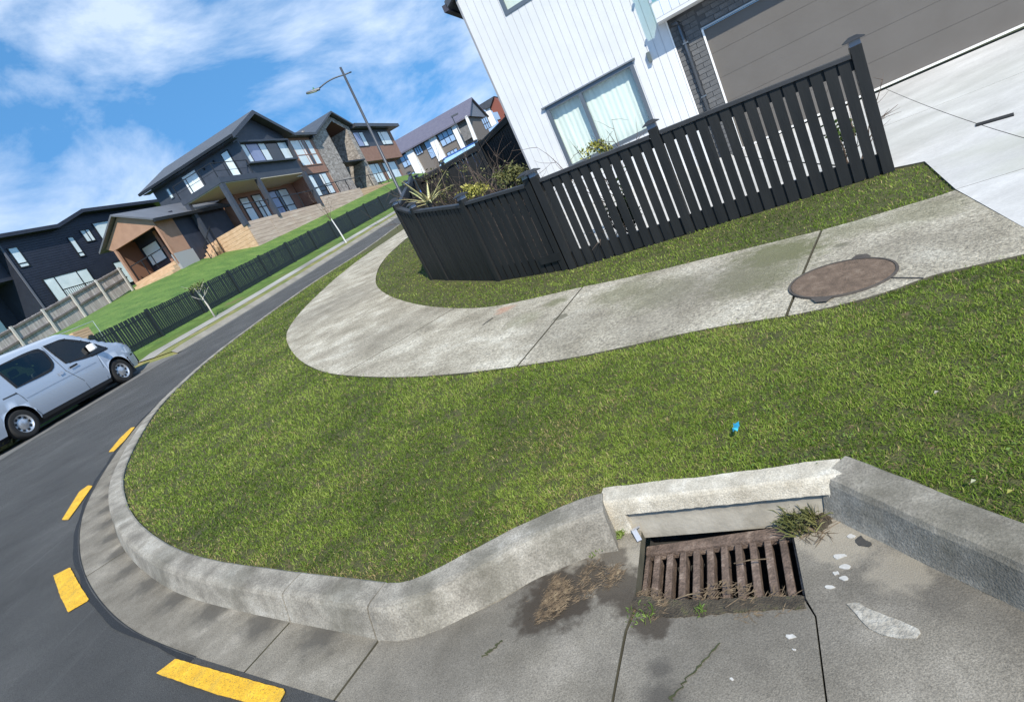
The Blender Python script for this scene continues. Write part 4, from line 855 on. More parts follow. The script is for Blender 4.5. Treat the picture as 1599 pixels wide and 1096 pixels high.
# ================================================================== VAN
vA = np.array([-10.92, 13.22]); vaz = math.radians(12); vu = np.array([math.sin(vaz), math.cos(vaz)])
vo = vA+vu*.2+np.array([-vu[1], vu[0]])*.93; vz0 = -.29+EYE+.2*.0406
van = empty('parked_van', (vo[0], vo[1], vz0), 0, 'silver blue van parked across the road', 'van')
van.rotation_euler = (0, -math.atan(.0406), math.atan2(vu[1], vu[0]))
XR, XF = -1.0, 4.12
def v_top(x): return float(np.interp(x, [-1.0, -.9, -.6, 1.5, 2.0, 2.35, 2.75, 3.2, 3.45, 3.8, 4.0, 4.12], [1.66, 1.88, 1.95, 1.985, 1.975, 1.93, 1.66, 1.32, 1.18, 1.06, .93, .62]))
def v_w(x, z):
    wz = float(np.interp(z, [.2, .34, .55, .95, 1.12, 1.75, 1.86, 1.94, 1.98], [.88, .91, .95, .957, .945, .87, .83, .73, .50]))
    return wz*float(np.interp(x, [-1.0, -.8, 0, 3.2, 3.7, 4.0, 4.12], [.95, .985, 1, 1, .955, .86, .74]))
def v_bot(x):
    b = .27 if -.9 < x < 3.95 else .34
    for c in (0, 3.2):
        d = abs(x-c)
        if d < .435: b = max(b, .335+math.sqrt(.435**2-d*d))
    return b
stx = sorted(set([round(XR+i*.06, 3) for i in range(86)]+[XF]+[c+d for c in (0, 3.2) for d in (-.434, -.42, -.39, .39, .42, .434)]))
zls = [.27, .40, .55, .75, .95, 1.03, 1.12, 1.2, 1.3, 1.42, 1.55, 1.66, 1.75, 1.81, 1.86, 1.90, 1.94, 1.965, 1.98]
WIN = {'slider': [(.32, 1.73), (1.50, 1.76), (1.59, 1.63), (1.57, 1.32), (1.42, 1.17), (.40, 1.13)], 'front': [(1.72, 1.76), (2.28, 1.74), (2.82, 1.42), (3.2, 1.07), (2.75, 1.06), (1.86, 1.17)]}
def inpoly(x, z, P): return bool(inside(np.array([[x, z]]), P)[0])
mb = MB(); ring = []
for x in stx:
    zt, zb2 = v_top(x), v_bot(x); pts = []
    for z in zls:
        z_ = min(max(z, zb2), zt); crown = zt-.04 if z_ >= zt-.001 and z >= zt else z_; pts.append((x, v_w(x, z_ if z < zt else min(z, zt+.0)) if z <= zt else v_w(x, zt)*max(.0, 1-(z-zt)*.9), z_ if z < zt else zt-.02*0))
    pts.append((x, 0, zt+.01)); n0 = len(mb.v)
    mb.v += [(p[0], -p[1], p[2]) for p in pts]+[(p[0], p[1], p[2]) for p in pts[-2::-1]]; ring.append(n0)
nr_ = 2*len(zls)+1
for i in range(len(stx)-1):
    for k in range(nr_-1):
        a = (ring[i]+k, ring[i+1]+k, ring[i+1]+k+1, ring[i]+k+1); c = np.mean([mb.v[j] for j in a], axis=0)
        if abs(c[1]) > .6 and any(inpoly(c[0], c[2], P) for P in WIN.values()): continue
        mb.f.append(a)
mb.f.append(tuple(ring[0]+k for k in range(nr_))[::-1]); mb.f.append(tuple(ring[-1]+k for k in range(nr_)))
body = mb.build('body', VANP, van, smooth=True)
for p in body.data.polygons:
    if len(p.vertices) > 4: p.use_smooth = False
def side_pt(x, z, s_, o): return (x, s_*(v_w(x, z)+o), z)
for s_ in (-1, 1):
    for nm, P in WIN.items():
        c = np.mean(P, axis=0); Pn = resample(np.vstack([P, P[:1]]), .12)[:-1]
        glass = MB(); glass.poly([side_pt(x, z, s_, .004) for x, z in Pn]); go = glass.build('side_window', VGLASS, van)
        ringm = MB(); m_ = len(Pn); dirs = (Pn-c)/np.linalg.norm(Pn-c, axis=1)[:, None]
        for sc_, o in ((-.03, .007), (.038, .009)):
            for p, d in zip(Pn, dirs): ringm.v.append(side_pt(p[0]+d[0]*sc_, min(p[1]+d[1]*sc_, v_top(p[0])-.05), s_, o))
        for i in range(m_): ringm.f.append((i, (i+1) % m_, m_+(i+1) % m_, m_+i))
        ringm.build('seal', BLKP, go)
def vstrip(name, pts, wd, mt, s_=-1, o=.006, par=van):
    m2 = MB()
    for (x0, z0), (x1, z1) in zip(pts, pts[1:]):
        d = np.array([x1-x0, z1-z0]); d = d/np.linalg.norm(d); nn_ = np.array([-d[1], d[0]])*wd/2
        m2.quad(side_pt(x0+nn_[0], z0+nn_[1], s_, o), side_pt(x1+nn_[0], z1+nn_[1], s_, o), side_pt(x1-nn_[0], z1-nn_[1], s_, o), side_pt(x0-nn_[0], z0-nn_[1], s_, o))
    return m2.build(name, mt, par)
SEAM = mat('seam', (.05, .06, .07), None)
for s_ in (-1, 1):
    vstrip('door_seam', [(1.64, 1.76), (1.68, 1.2), (1.70, 1.0), (1.95, .6), (2.0, .31)], .012, SEAM, s_); vstrip('door_seam', [(.28, 1.05), (.34, .9), (.44, .45), (.5, .31)], .012, SEAM, s_)
    vstrip('door_seam', [(2.78, 1.05), (2.72, .7), (2.66, .32)], .012, SEAM, s_); vstrip('slide_track', [(-.85, 1.02), (.3, 1.02)], .035, SEAM, s_); vstrip('sill', [(.46, .27), (2.74, .27)], .10, BLKP, s_)
    vstrip('crease', [(.4, .82), (1.2, .84), (2.6, .86)], .01, mat('crease', (.28, .32, .38), None, rough=.3, metal=.4), s_)
    h1 = vstrip('door_handle', [(1.82, 1.02), (2.08, 1.035)], .05, BLKP, s_, .03); h2 = vstrip('door_handle', [(1.46, .99), (1.60, 1.0)], .075, SILV, s_, .02)
    m2 = MB(); m2.hexa([(2.62, s_*.96, 1.16), (2.80, s_*.96, 1.16), (2.78, s_*1.14, 1.17), (2.66, s_*1.14, 1.17), (2.62, s_*.96, 1.36), (2.76, s_*.96, 1.36), (2.75, s_*1.13, 1.35), (2.66, s_*1.13, 1.35)]); m2.build('mirror', WHITE, van, bevel=.03)
    m2 = MB(); m2.poly([side_pt(x, z, s_, .008) for x, z in ((3.52, .82), (3.80, .92), (3.98, .86), (4.02, .74), (3.75, .70))]); m2.build('headlight', mat('lamp_glass', (.65, .68, .72), None, rough=.1, spec=1), van)
    m2 = MB(); m2.poly([side_pt(x, z, s_, .010) for x, z in ((3.60, .60), (3.92, .66), (4.08, .62), (4.08, .36), (3.68, .30), (3.63, .42))]); m2.build('bumper_corner', BLKP, van)
m2 = MB(); m2.box(4.02, 4.16, -.72, .72, .32, .66); m2.build('bumper', BLKP, van, bevel=.04)
m2 = MB(); m2.poly([(2.40, -.70, 1.87), (3.38, -.80, 1.22), (3.38, .80, 1.22), (2.40, .70, 1.87)]); m2.build('windscreen', PANED, van)
m2 = MB(); m2.box(.5, 2.7, -.84, .84, .5, .64); m2.build('floor', BLKP, van)
for x, y in ((2.0, -.45), (2.0, .45), (.9, -.4), (.9, .35)):
    m2 = MB(); m2.box(x-.25, x+.25, y-.26, y+.26, .56, .95); m2.box(x-.33, x-.2, y-.26, y+.26, .95, 1.42); m2.box(x-.31, x-.22, y-.13, y+.13, 1.45, 1.62); m2.build('seat', BLKP, van, bevel=.03)
m2 = MB(); m2.box(2.55, 3.2, -.8, .8, .7, 1.08); m2.build('dashboard', BLKP, van, bevel=.05)
def wheel(x, y, s_):
    wo = empty('wheel', (x, y, .345)); wo.parent = van; prof = [(.215, -.05), (.30, -.10), (.335, -.085), (.345, -.03), (.345, .06), (.335, .1), (.30, .11), (.22, .10)]
    m2 = MB(); n = 40
    for k in range(n):
        t = 2*math.pi*k/n; m2.v += [(r*math.cos(t), s_*-o, r*math.sin(t)) for r, o in [(p, -q_) for p, q_ in prof]]
    L_ = len(prof)
    for k in range(n):
        for j in range(L_-1): a, b = k*L_+j, ((k+1) % n)*L_+j; m2.f.append((a, b, b+1, a+1))
    m2.build('tyre', TYRE, wo, smooth=True)
    m2 = MB(); rings = [(.222, .095), (.205, .085), (.195, .06), (.13, .055), (.085, .085), (.03, .09), (.0, .092)]
    for k in range(n):
        t = 2*math.pi*k/n; m2.v += [(r*math.cos(t), s_*o, r*math.sin(t)) for r, o in rings]
    L_ = len(rings)
    for k in range(n):
        for j in range(L_-1):
            a, b = k*L_+j, ((k+1) % n)*L_+j; m2.f.append((a, b, b+1, a+1))
    m2.build('rim', RIM, wo, smooth=True)
    for k in range(9):
        t = 2*math.pi*k/9; c, sn = math.cos(t), math.sin(t); P = [(-.028, .138), (.028, .138), (.034, .188), (-.034, .188)]
        m3 = MB(); m3.poly([(r*c-w_*sn, s_*.0665, r*sn+w_*c) for w_, r in P]); m3.build('rim_hole', BLKP, wo)
for x in (0, 3.2):
    for s_ in (-1, 1): wheel(x, s_*.82, s_)
MB().box(-.9, 3.9, -.66, .66, .13, .62).build('underbody_shade', BLKP, van)  # underbody hung low in black to stand in for shade under the van

# ================================================================== FAR PICKET FENCE, PALING FENCE, LAMP
pf = empty('picket_fence', tuple(fpt(iy(19), 3.1)), 0, 'long black picket fence below the houses across the road', 'fence'); po_ = np.array(pf.location)
cum = np.r_[0, np.cumsum(np.linalg.norm(np.diff(FL, axis=0), axis=1))]
def fs(s_, wd):
    x, y, tx, ty, z = (float(np.interp(s_, cum, a)) for a in (FL[:, 0], FL[:, 1], FLT[:, 0], FLT[:, 1], FLZ)); return np.array([x-ty*wd, y+tx*wd, z+float(fh(wd, y))]), math.atan2(ty, tx)
pale_me = MB().hexa([(-.034, -.011, .03), (.034, -.011, .03), (.034, .011, .03), (-.034, .011, .03), (-.034, -.011, 1.05), (.034, -.011, 1.05), (.034, .011, 1.05), (-.034, .011, 1.05)]).mesh('pale'); pale_me.materials.append(PALE)
post_me = MB().box(-.05, .05, -.05, .05, -.1, 1.10).mesh('post'); post_me.materials.append(PALE)
s0_ = cum[iy(13.5)]; prev = None
for k in range(298):
    p, an = fs(s0_+k*.102, 3.1); o = bpy.data.objects.new('pale', pale_me); COL.objects.link(o); o.parent = pf; o.location = tuple(p-po_+[0, 0, RNG.uniform(-.012, .012)]); o.rotation_euler = (0, RNG.normal(0, .006), an)
for k in range(17):
    p, an = fs(s0_+k*2.375-.06, 3.1); o = bpy.data.objects.new('post', post_me); COL.objects.link(o); o.parent = pf; o.location = tuple(p-po_); o.rotation_euler = (0, 0, an)
    if prev is not None:
        for h in (.2, .88):
            a, b = Vector(prev-po_)+Vector((0, 0, h)), Vector(p-po_)+Vector((0, 0, h)); MB().bar(a, b, .035, .045).build('rail', PALE, pf)
    prev = p
far_mb = MB()
for k in range(298, 420):
    p, an = fs(min(s0_+k*.102, cum[-1]-.1), 3.1); c_, s_2 = math.cos(an)*.03, math.sin(an)*.03; c2_, s2_ = -math.sin(an)*.011, math.cos(an)*.011; b_ = p-po_
    far_mb.hexa([(b_[0]+i*c_+j*c2_, b_[1]+i*s_2+j*s2_, b_[2]+h) for h in (.04, 1.04) for i, j in ((-1, -1), (1, -1), (1, 1), (-1, 1))])
fo_ = far_mb.build('far_pales', PALE, pf); fo_['kind'] = 'stuff'
# grey paling fence
aP = np.array([P0[0]+.342*-6.3-.94*7.2, P0[1]+.94*-6.3+.342*7.2]); pw_ = np.array([math.sin(math.radians(196)), math.cos(math.radians(196))])
pl = empty('paling_fence', (aP[0], aP[1], 4.2+EYE), math.atan2(pw_[1], pw_[0]), 'weathered grey paling fence in front of the dark house', 'fence')
# local x along, -y/+y: our side is local +y? (rotate: y axis = (-sin, cos))
ysg = 1 if np.dot(np.array([-pw_[1], pw_[0]]), -aP) > 0 else -1
for k in range(-7, 112):
    x = k*.105; zb3, zt3 = -.20*x, 1.22-.187*x; j = RNG.uniform(-.012, .012, 4)
    MB().hexa([(x, 0, zb3-.1+j[0]), (x+.1, 0, zb3-.1+j[0]), (x+.1, .02, zb3-.1+j[0]), (x, .02, zb3-.1+j[0]), (x, j[2]*.3, zt3+j[1]), (x+.1, j[2]*.3, zt3+j[1]), (x+.1, .02+j[2]*.3, zt3+j[1]), (x, .02+j[2]*.3, zt3+j[1])]).build('paling', PALING, pl)
PALR = mat('paling_rail', (.10, .085, .078), (.16, .14, .125), 3, .9); PALPOST = mat('paling_post', (.42, .40, .37), (.52, .50, .46), 3, .9)
for h0 in (1.14, .6):
    yy = .045*ysg+.01
    sl_ = .187 if h0 > 1 else .194; MB().bar((-.74, yy, h0+.74*sl_), (11.7, yy, h0-sl_*11.7), .06, .09).build('rail', PALR, pl)
for k in range(7):
    x = -.5+k*1.8; MB().box(x-.05, x+.05, .09*ysg+.01-.04, .09*ysg+.01+.04, -.2*x-.2, 1.28-.187*x).build('post', PALPOST, pl)
# builder's frame and timber offcuts behind the van
tf = at_y(118, 514, 21.0); zt_ = tf[2]
bf = empty('mesh_gate_frame', (tf[0], tf[1], zt_-1.0), math.radians(72), 'thin galvanised gate frame leaning behind the van', 'gate frame')
MB().tube([(-1.1, 0, .55), (-1.1, 0, 1.0), (.75, 0, 1.06), (.75, 0, .1)], .018, 6).build('frame', mat('galv', (.45, .5, .47), None, rough=.4, metal=.5), bf)
tb = empty('timber_stack', (tf[0]+.02, tf[1]-.1, zt_-1.0), math.radians(72), 'small stack of fresh timber behind the van roof', 'timber')
for k in range(4): MB().box(-.3, .35, -.2, .3, .55+k*.09, .63+k*.09).build('plank', TIMB, tb)

# street lamp
lb = np.array([-1.52, 29.1]); lz = G1(lb); lt = 8.2+EYE-lz
lamp = empty('street_lamp', (lb[0], lb[1], lz), 0, 'tall grey street lamp with curved arm over the road', 'street lamp')
lean = Vector((.19, 0, 0)); tp = lambda h: lean*(h/lt)
MB().tube([(0, 0, 0), (0, 0, .9), tuple(tp(.95)+Vector((0, 0, .95))), tuple(tp(lt)+Vector((0, 0, lt)))], [.10, .10, .075, .055], 14).build('pole', LAMPM, lamp, smooth=True)
adir = Vector((-.96, -.1, 0)).normalized(); ah = lt-.35; base = tp(ah)+Vector((0, 0, ah)); pts = []
for t in np.linspace(-.28, 1, 12): pts.append(tuple(base+adir*(t*1.35)+Vector((0, 0, .10*math.sin(max(t, 0)*2.2)-.18*max(t, 0)**2+(.0 if t > 0 else .04*t)))))
MB().tube(pts, [.032]*12, 8).build('arm', LAMPM, lamp, smooth=True)
hd = empty('lamp_head', pts[-1]); hd.parent = lamp; hd.rotation_euler = (0, math.radians(-8), math.atan2(adir.y, adir.x))
MB().hexa([(-.05, -.10, -.05), (.62, -.14, -.06), (.62, .14, -.06), (-.05, .10, -.05), (-.05, -.06, .06), (.58, -.11, .0), (.58, .11, .0), (-.05, .06, .06)]).build('housing', LAMPM, hd, bevel=.02)
MB().box(.12, .56, -.1, .1, -.075, -.0615).build('lens', mat('lamp_lens', (.5, .52, .5), None, rough=.2), hd)
MB().tube([(.22, 0, .03), (.22, 0, .12)], .035, 8).build('photocell', mat('cell_green', (.08, .25, .12), None), hd)
# lamp up the road
l2 = at_y(706, 183, 62); 
lamp2 = empty('distant_lamp', (l2[0], l2[1], l2[2]-6), 0, 'thin distant lamp post in front of the white row house', 'street lamp')
MB().tube([(0, 0, -2), (0, 0, 6)], [.08, .05], 8).build('pole', LAMPM, lamp2); MB().box(-.1, .7, -.12, .12, 5.98, 6.12).build('lamp_head', LAMPM, lamp2)

# ================================================================== PLANTS
def proj(P):
    v = P[0]*_r+P[1]*_f-(P[2]-EYE)*_d; return np.array([799.5+FPX*v[0]/v[2], 548+FPX*v[1]/v[2]])
def leafmat(name, a, b, c=None):
    if name in MATS: return MATS[name]
    mt = mat(name, a, b, 6, .6, c3=c, spec=.3); return mt
LEAFG = leafmat('leaf_green', (.03, .065, .012), (.07, .12, .025), (.16, .19, .05)); LEAFY = leafmat('leaf_yellow', (.10, .12, .02), (.34, .32, .07), (.5, .45, .14)); LEAFD = leafmat('leaf_dark', (.012, .03, .01), (.03, .055, .015)); LEAFO = leafmat('leaf_olive', (.06, .075, .02), (.13, .13, .045), (.22, .2, .08))
def foliage(n, rx, ry, rz, size, cz, rng, shell=.35):
    m2 = MB(); C = rng.normal(0, 1, (max(5, n//60), 3)); C /= np.linalg.norm(C, axis=1)[:, None]; C *= rng.uniform(.35, .95, (len(C), 1))
    for k in range(n):
        c = C[rng.integers(len(C))]+rng.normal(0, .2, 3); p = Vector((c[0]*rx, c[1]*ry, cz+c[2]*rz)); d = Vector(rng.normal(0, 1, 3)); d.z += .4; d.normalize(); u = d.orthogonal().normalized(); u.rotate(Matrix.Rotation(rng.uniform(0, 6.3), 3, d))
        s_ = size*rng.uniform(.6, 1.3); w_ = d.cross(u)*s_*.32; m2.v += [tuple(p), tuple(p+u*s_*.5+w_), tuple(p+u*s_), tuple(p+u*s_*.5-w_)]; n0 = len(m2.v)-4; m2.f.append((n0, n0+1, n0+2, n0+3))
    return m2
def twigs(n, h, spread, rng, r0=.012, depth=2):
    m2 = MB()
    def br(p, d, ln_, r, lev):
        pts_ = [p]; rr = [r]
        for k in range(4): d = (d+Vector(rng.normal(0, .14, 3))).normalized(); p = p+d*ln_/4; pts_.append(p); rr.append(r*(1-.18*(k+1)))
        m2.tube(pts_, rr, 5)
        if lev:
            for _ in range(rng.integers(2, 5)): t = rng.integers(1, 5); nd = (d+Vector(rng.normal(0, .55, 3))).normalized(); br(pts_[t], nd, ln_*.55, r*.55, lev-1)
    for _ in range(n):
        a = rng.uniform(0, 6.3); br(Vector((rng.normal(0, .04), rng.normal(0, .04), 0)), Vector((math.cos(a)*spread, math.sin(a)*spread, 1)).normalized(), h*rng.uniform(.6, .9), r0, depth)
    return m2
def shrub(name, label, px, Y, hgt, rad, n, size, lm, seed, ntw=5, sparse=False, group=None):
    c = at_y(px[0], px[1], Y); rng = np.random.default_rng(seed); zg = G1(c); H = max(.3, c[2]-zg+hgt/2)
    o = empty(name, (c[0], c[1], zg), 0, label, 'shrub', group)
    twigs(ntw, H, .35, rng, .010 if sparse else .012).build('stem', BARK, o)
    foliage(n, rad, rad*.8, hgt*.5, size, c[2]-zg, rng).build('foliage', lm, o)
    return o
shrub('bare_shrub', 'leggy bare twigged shrub behind the corner fence, beside the aloe', (690, 284), 11.2, .7, .3, 160, .05, LEAFO, 3, 9, True)
shrub('twiggy_shrub', 'fine brown twiggy shrub in the middle of the garden', (742, 272), 10.6, .7, .22, 60, .04, LEAFO, 4, 10, True)
shrub('yellow_shrub', 'low yellow leaved shrub beside the fence post cap', (733, 300), 10.2, .32, .34, 420, .055, LEAFY, 5, 4)
shrub('leafy_shrub', 'rounded olive green shrub next to the white wall corner', (798, 280), 9.3, .42, .34, 900, .05, LEAFO, 6, 5)
shrub('golden_shrub', 'bright golden shrub tip in front of the big window', (932, 238), 7.75, .34, .2, 300, .05, LEAFY, 7, 5)
shrub('hedge_plant', 'dark leafy plant seen through the fence gaps below the window', (968, 320), 7.25, .8, .26, 700, .06, LEAFD, 8, 5)
shrub('corner_plant', 'small leafy plant behind the last slats by the driveway', (1318, 205), 5.95, .5, .17, 330, .05, LEAFG, 9, 4)
# aloe
ac = at_y(668, 312, 10.35); az_ = G1(ac); al = empty('aloe', (ac[0], ac[1], az_), 0, 'spiky pale aloe rosette above the corner fence', 'aloe'); rng = np.random.default_rng(5); hC = ac[2]-az_-.06
ALM = mat('aloe_leaf', (.30, .33, .12), (.56, .52, .27), 5, .5, c3=(.58, .30, .16))
MB().tube([(0, 0, 0), (0, 0, hC)], .05, 8).build('stem', BARK, al)
for k in range(17):
    a = k*2.4; el = rng.uniform(.15, 1.1); ln_ = rng.uniform(.42, .62); d = Vector((math.cos(a), math.sin(a), 0)); m2 = MB(); n = 7
    for i in range(n+1):
        t = i/n; rr = ln_*t; h = ln_*t*math.tan(el)*.6-(1.1-el)*.5*ln_*t*t*t+ (.25*ln_*t*t if el < .5 else 0); w_ = .04*(1-t)**.7+.001; sd = Vector((-d.y, d.x, 0)); p = d*rr+Vector((0, 0, hC+h)); m2.v += [tuple(p-sd*w_), tuple(p-Vector((0, 0, w_*.45))), tuple(p+sd*w_), tuple(p+Vector((0, 0, w_*.1)))]
    for i in range(n):
        for j in range(4): m2.f.append((4*i+j, 4*i+(j+1) % 4, 4*i+4+(j+1) % 4, 4*i+4+j))
    m2.build('leaf', ALM, al, smooth=True)
# saplings on the far verge
def find_far(px, wd):
    best = min(((np.linalg.norm(proj(fs(s_, wd)[0])-px), s_) for s_ in np.arange(2, cum[-1]-1, .1))); return fs(best[1], wd)[0]
t1 = find_far(np.array([334, 495]), 1.75); sp = empty('young_tree', tuple(t1), 0, 'young pale barked tree with thin green crown in front of the picket fence', 'tree'); rng = np.random.default_rng(21)
sc1 = np.linalg.norm(t1[:2])/FPX
MB().tube([(0, 0, -.05), (.01, 0, .5), (-.02, 0, .95), (-.08, .0, 1.25)], [.035, .028, .022, .014], 8).build('trunk', TRUNK, sp, smooth=True)
m2 = MB(); 
for k in range(9):
    a = rng.uniform(0, 6.3); h = rng.uniform(.7, 1.2); d = Vector((math.cos(a), math.sin(a), .55)).normalized(); p = Vector((-.02, 0, h)); m2.tube([p, p+d*.25, p+d*.5+Vector((0, 0, .05))], [.012, .008, .004], 5)
m2.build('branch', TRUNK, sp); foliage(170, .55, .55, .28, .075, 1.28, rng).build('crown', leafmat('sapling_leaf', (.05, .08, .02), (.12, .15, .04), (.2, .2, .07)), sp)
t2 = find_far(np.array([539, 375]), 1.1); s2 = empty('bare_sapling', tuple(t2), 0, 'bare sapling with white trunk in front of the far picket fence', 'tree')
MB().tube([(0, 0, -.05), (-.03, 0, .7), (-.10, 0, 1.45)], [.04, .035, .028], 8).build('trunk', mat('white_trunk', (.6, .6, .58), None), s2); twigs(4, 1.5, .35, np.random.default_rng(2), .014).build('branch', BARK, s2, loc=(-.1, 0, 1.4))
# weeds behind the van's rear wheel
def tuft(name, label, c, rad, n, h, lm, seed, cat='weeds', kind=None, flat=0.0, wd=.006):
    rng = np.random.default_rng(seed); m2 = MB()
    for k in range(n):
        a, r = rng.uniform(0, 6.3), rad*math.sqrt(rng.uniform()); b = Vector((math.cos(a)*r, math.sin(a)*r, 0)); d = Vector((rng.normal(0, .6+flat), rng.normal(0, .6+flat), 1 if not flat else rng.uniform(0, .25))).normalized(); L_ = h*rng.uniform(.5, 1.2); s_ = d.orthogonal().normalized()*wd*.5
        m2.v += [tuple(b-s_), tuple(b+s_), tuple(b+d*L_*.6+s_*.8), tuple(b+d*L_*.6-s_*.8), tuple(b+d*L_+Vector((0, 0, -.25*L_)) if not flat else b+d*L_)]; n0 = len(m2.v)-5; m2.f += [(n0, n0+1, n0+2, n0+3), (n0+3, n0+2, n0+4)]
    o = m2.build(name, lm, None, loc=tuple(c)); tag(o, label, cat, 'dead grass round the drain' if cat == 'clippings' else ('weeds round the drain' if name == 'weed_tuft' else None))
    if kind: o['kind'] = kind
    return o
wc = hit(4, 702, lambda x, y: G(x, y)-.11); tuft('weed_clump', "yellowish weeds growing by the van's rear wheel", (wc[0]-.1, wc[1]-.1, wc[2]), .45, 500, .28, LEAFO, 31, wd=.012)

# ---- blue car behind the back fence
cb = at_y(704, 238, 25.0); cg = cb[2]-1.62
car = empty('blue_car', (cb[0], cb[1], cg), math.radians(158), 'blue car roof showing over the back fence', 'car')
CARB = mat('car_blue', (.02, .09, .36), None, rough=.25, metal=.3, coat=.6)
mb = MB(); mb.extr([(x, -.85, z) for x, z in ((-2.1, .35), (2.05, .35), (2.1, .7), (1.1, .95), (-2.0, 1.0), (-2.15, .6))], (0, 0, 0), (0, 1.7, 0)); mb.build('body', CARB, car, bevel=.06)
mb = MB(); B = [(-1.9, .98), (1.0, .96)]; mb.hexa([(-1.9, -.8, .98), (1.0, -.8, .95), (1.0, .8, .95), (-1.9, .8, .98), (-1.35, -.62, 1.44), (.25, -.62, 1.46), (.25, .62, 1.46), (-1.35, .62, 1.44)]); mb.build('cabin', mat('car_glass', (.30, .48, .62), None, rough=.05, spec=1), car, bevel=.04)
mb = MB(); mb.hexa([(-1.42, -.64, 1.43), (.32, -.64, 1.45), (.32, .64, 1.45), (-1.42, .64, 1.43), (-1.3, -.56, 1.48), (.2, -.56, 1.5), (.2, .56, 1.5), (-1.3, .56, 1.48)]); mb.build('roof', CARB, car, bevel=.02)
for x in (-1.3, 1.3):
    for s_ in (-1, 1): MB().tube([(x, s_*.72, .32), (x, s_*.88, .32)], .32, 20).build('wheel', TYRE, car)

# ================================================================== GRASS
def vnoise(x, y, sc, seed):
    r = np.random.default_rng(seed); g = r.uniform(0, 1, (64, 64)); u, v = x*sc, y*sc; iu, iv = np.floor(u).astype(int), np.floor(v).astype(int); fu, fv = u-iu, v-iv; fu = fu*fu*(3-2*fu); fv = fv*fv*(3-2*fv)
    G_ = lambda a, b: g[a % 64, b % 64]
    return (G_(iu, iv)*(1-fu)+G_(iu+1, iv)*fu)*(1-fv)+(G_(iu, iv+1)*(1-fu)+G_(iu+1, iv+1)*fu)*fv
def near_dist(P, Ln):
    d = np.full(len(P), 9.0)
    for a, b in zip(Ln[:-1], Ln[1:]):
        ab = b-a; t = np.clip(((P-a)@ab)/(ab@ab+1e-12), 0, 1); d = np.minimum(d, np.linalg.norm(P-a-t[:, None]*ab, axis=1))
    return d
GM = bpy.data.materials.new('grass_blade'); GM.use_nodes = True; t = GM.node_tree; t.nodes.clear()
o_ = t.nodes.new('ShaderNodeOutputMaterial'); at = t.nodes.new('ShaderNodeAttribute'); at.attribute_name = 'tint'; cr = t.nodes.new('ShaderNodeValToRGB'); e = cr.color_ramp.elements
e[0].position = 0; e[0].color = (.058, .098, .015, 1); e[1].position = 1; e[1].color = (.50, .40, .20, 1)
for ps, c in ((.22, (.122, .188, .023)), (.45, (.19, .275, .036)), (.66, (.285, .36, .06)), (.78, (.33, .37, .10)), (.86, (.32, .24, .10))): q_ = e.new(ps); q_.color = (*c, 1)
df = t.nodes.new('ShaderNodeBsdfPrincipled'); df.inputs['Roughness'].default_value = .55; df.inputs['Specular IOR Level'].default_value = .25; tl = t.nodes.new('ShaderNodeBsdfTranslucent'); mi = t.nodes.new('ShaderNodeMixShader'); mi.inputs[0].default_value = .36
t.links.new(at.outputs['Fac'], cr.inputs[0]); t.links.new(cr.outputs[0], df.inputs['Base Color']); t.links.new(cr.outputs[0], tl.inputs[0]); t.links.new(df.outputs[0], mi.inputs[1]); t.links.new(tl.outputs[0], mi.inputs[2]); t.links.new(mi.outputs[0], o_.inputs[0])
def ragged(P, sgn, lo=.004, amp=.016, seed=0):
    P = resample(np.asarray(P)[:, :2], .09); q = offset(P, sgn); r = np.random.default_rng(seed); d = lo+amp*np.abs(np.interp(np.arange(len(P)), np.arange(0, len(P)+3, 3), r.normal(0, 1, len(np.arange(0, len(P)+3, 3))))); return P+(q-P)/abs(sgn)*d[:, None]
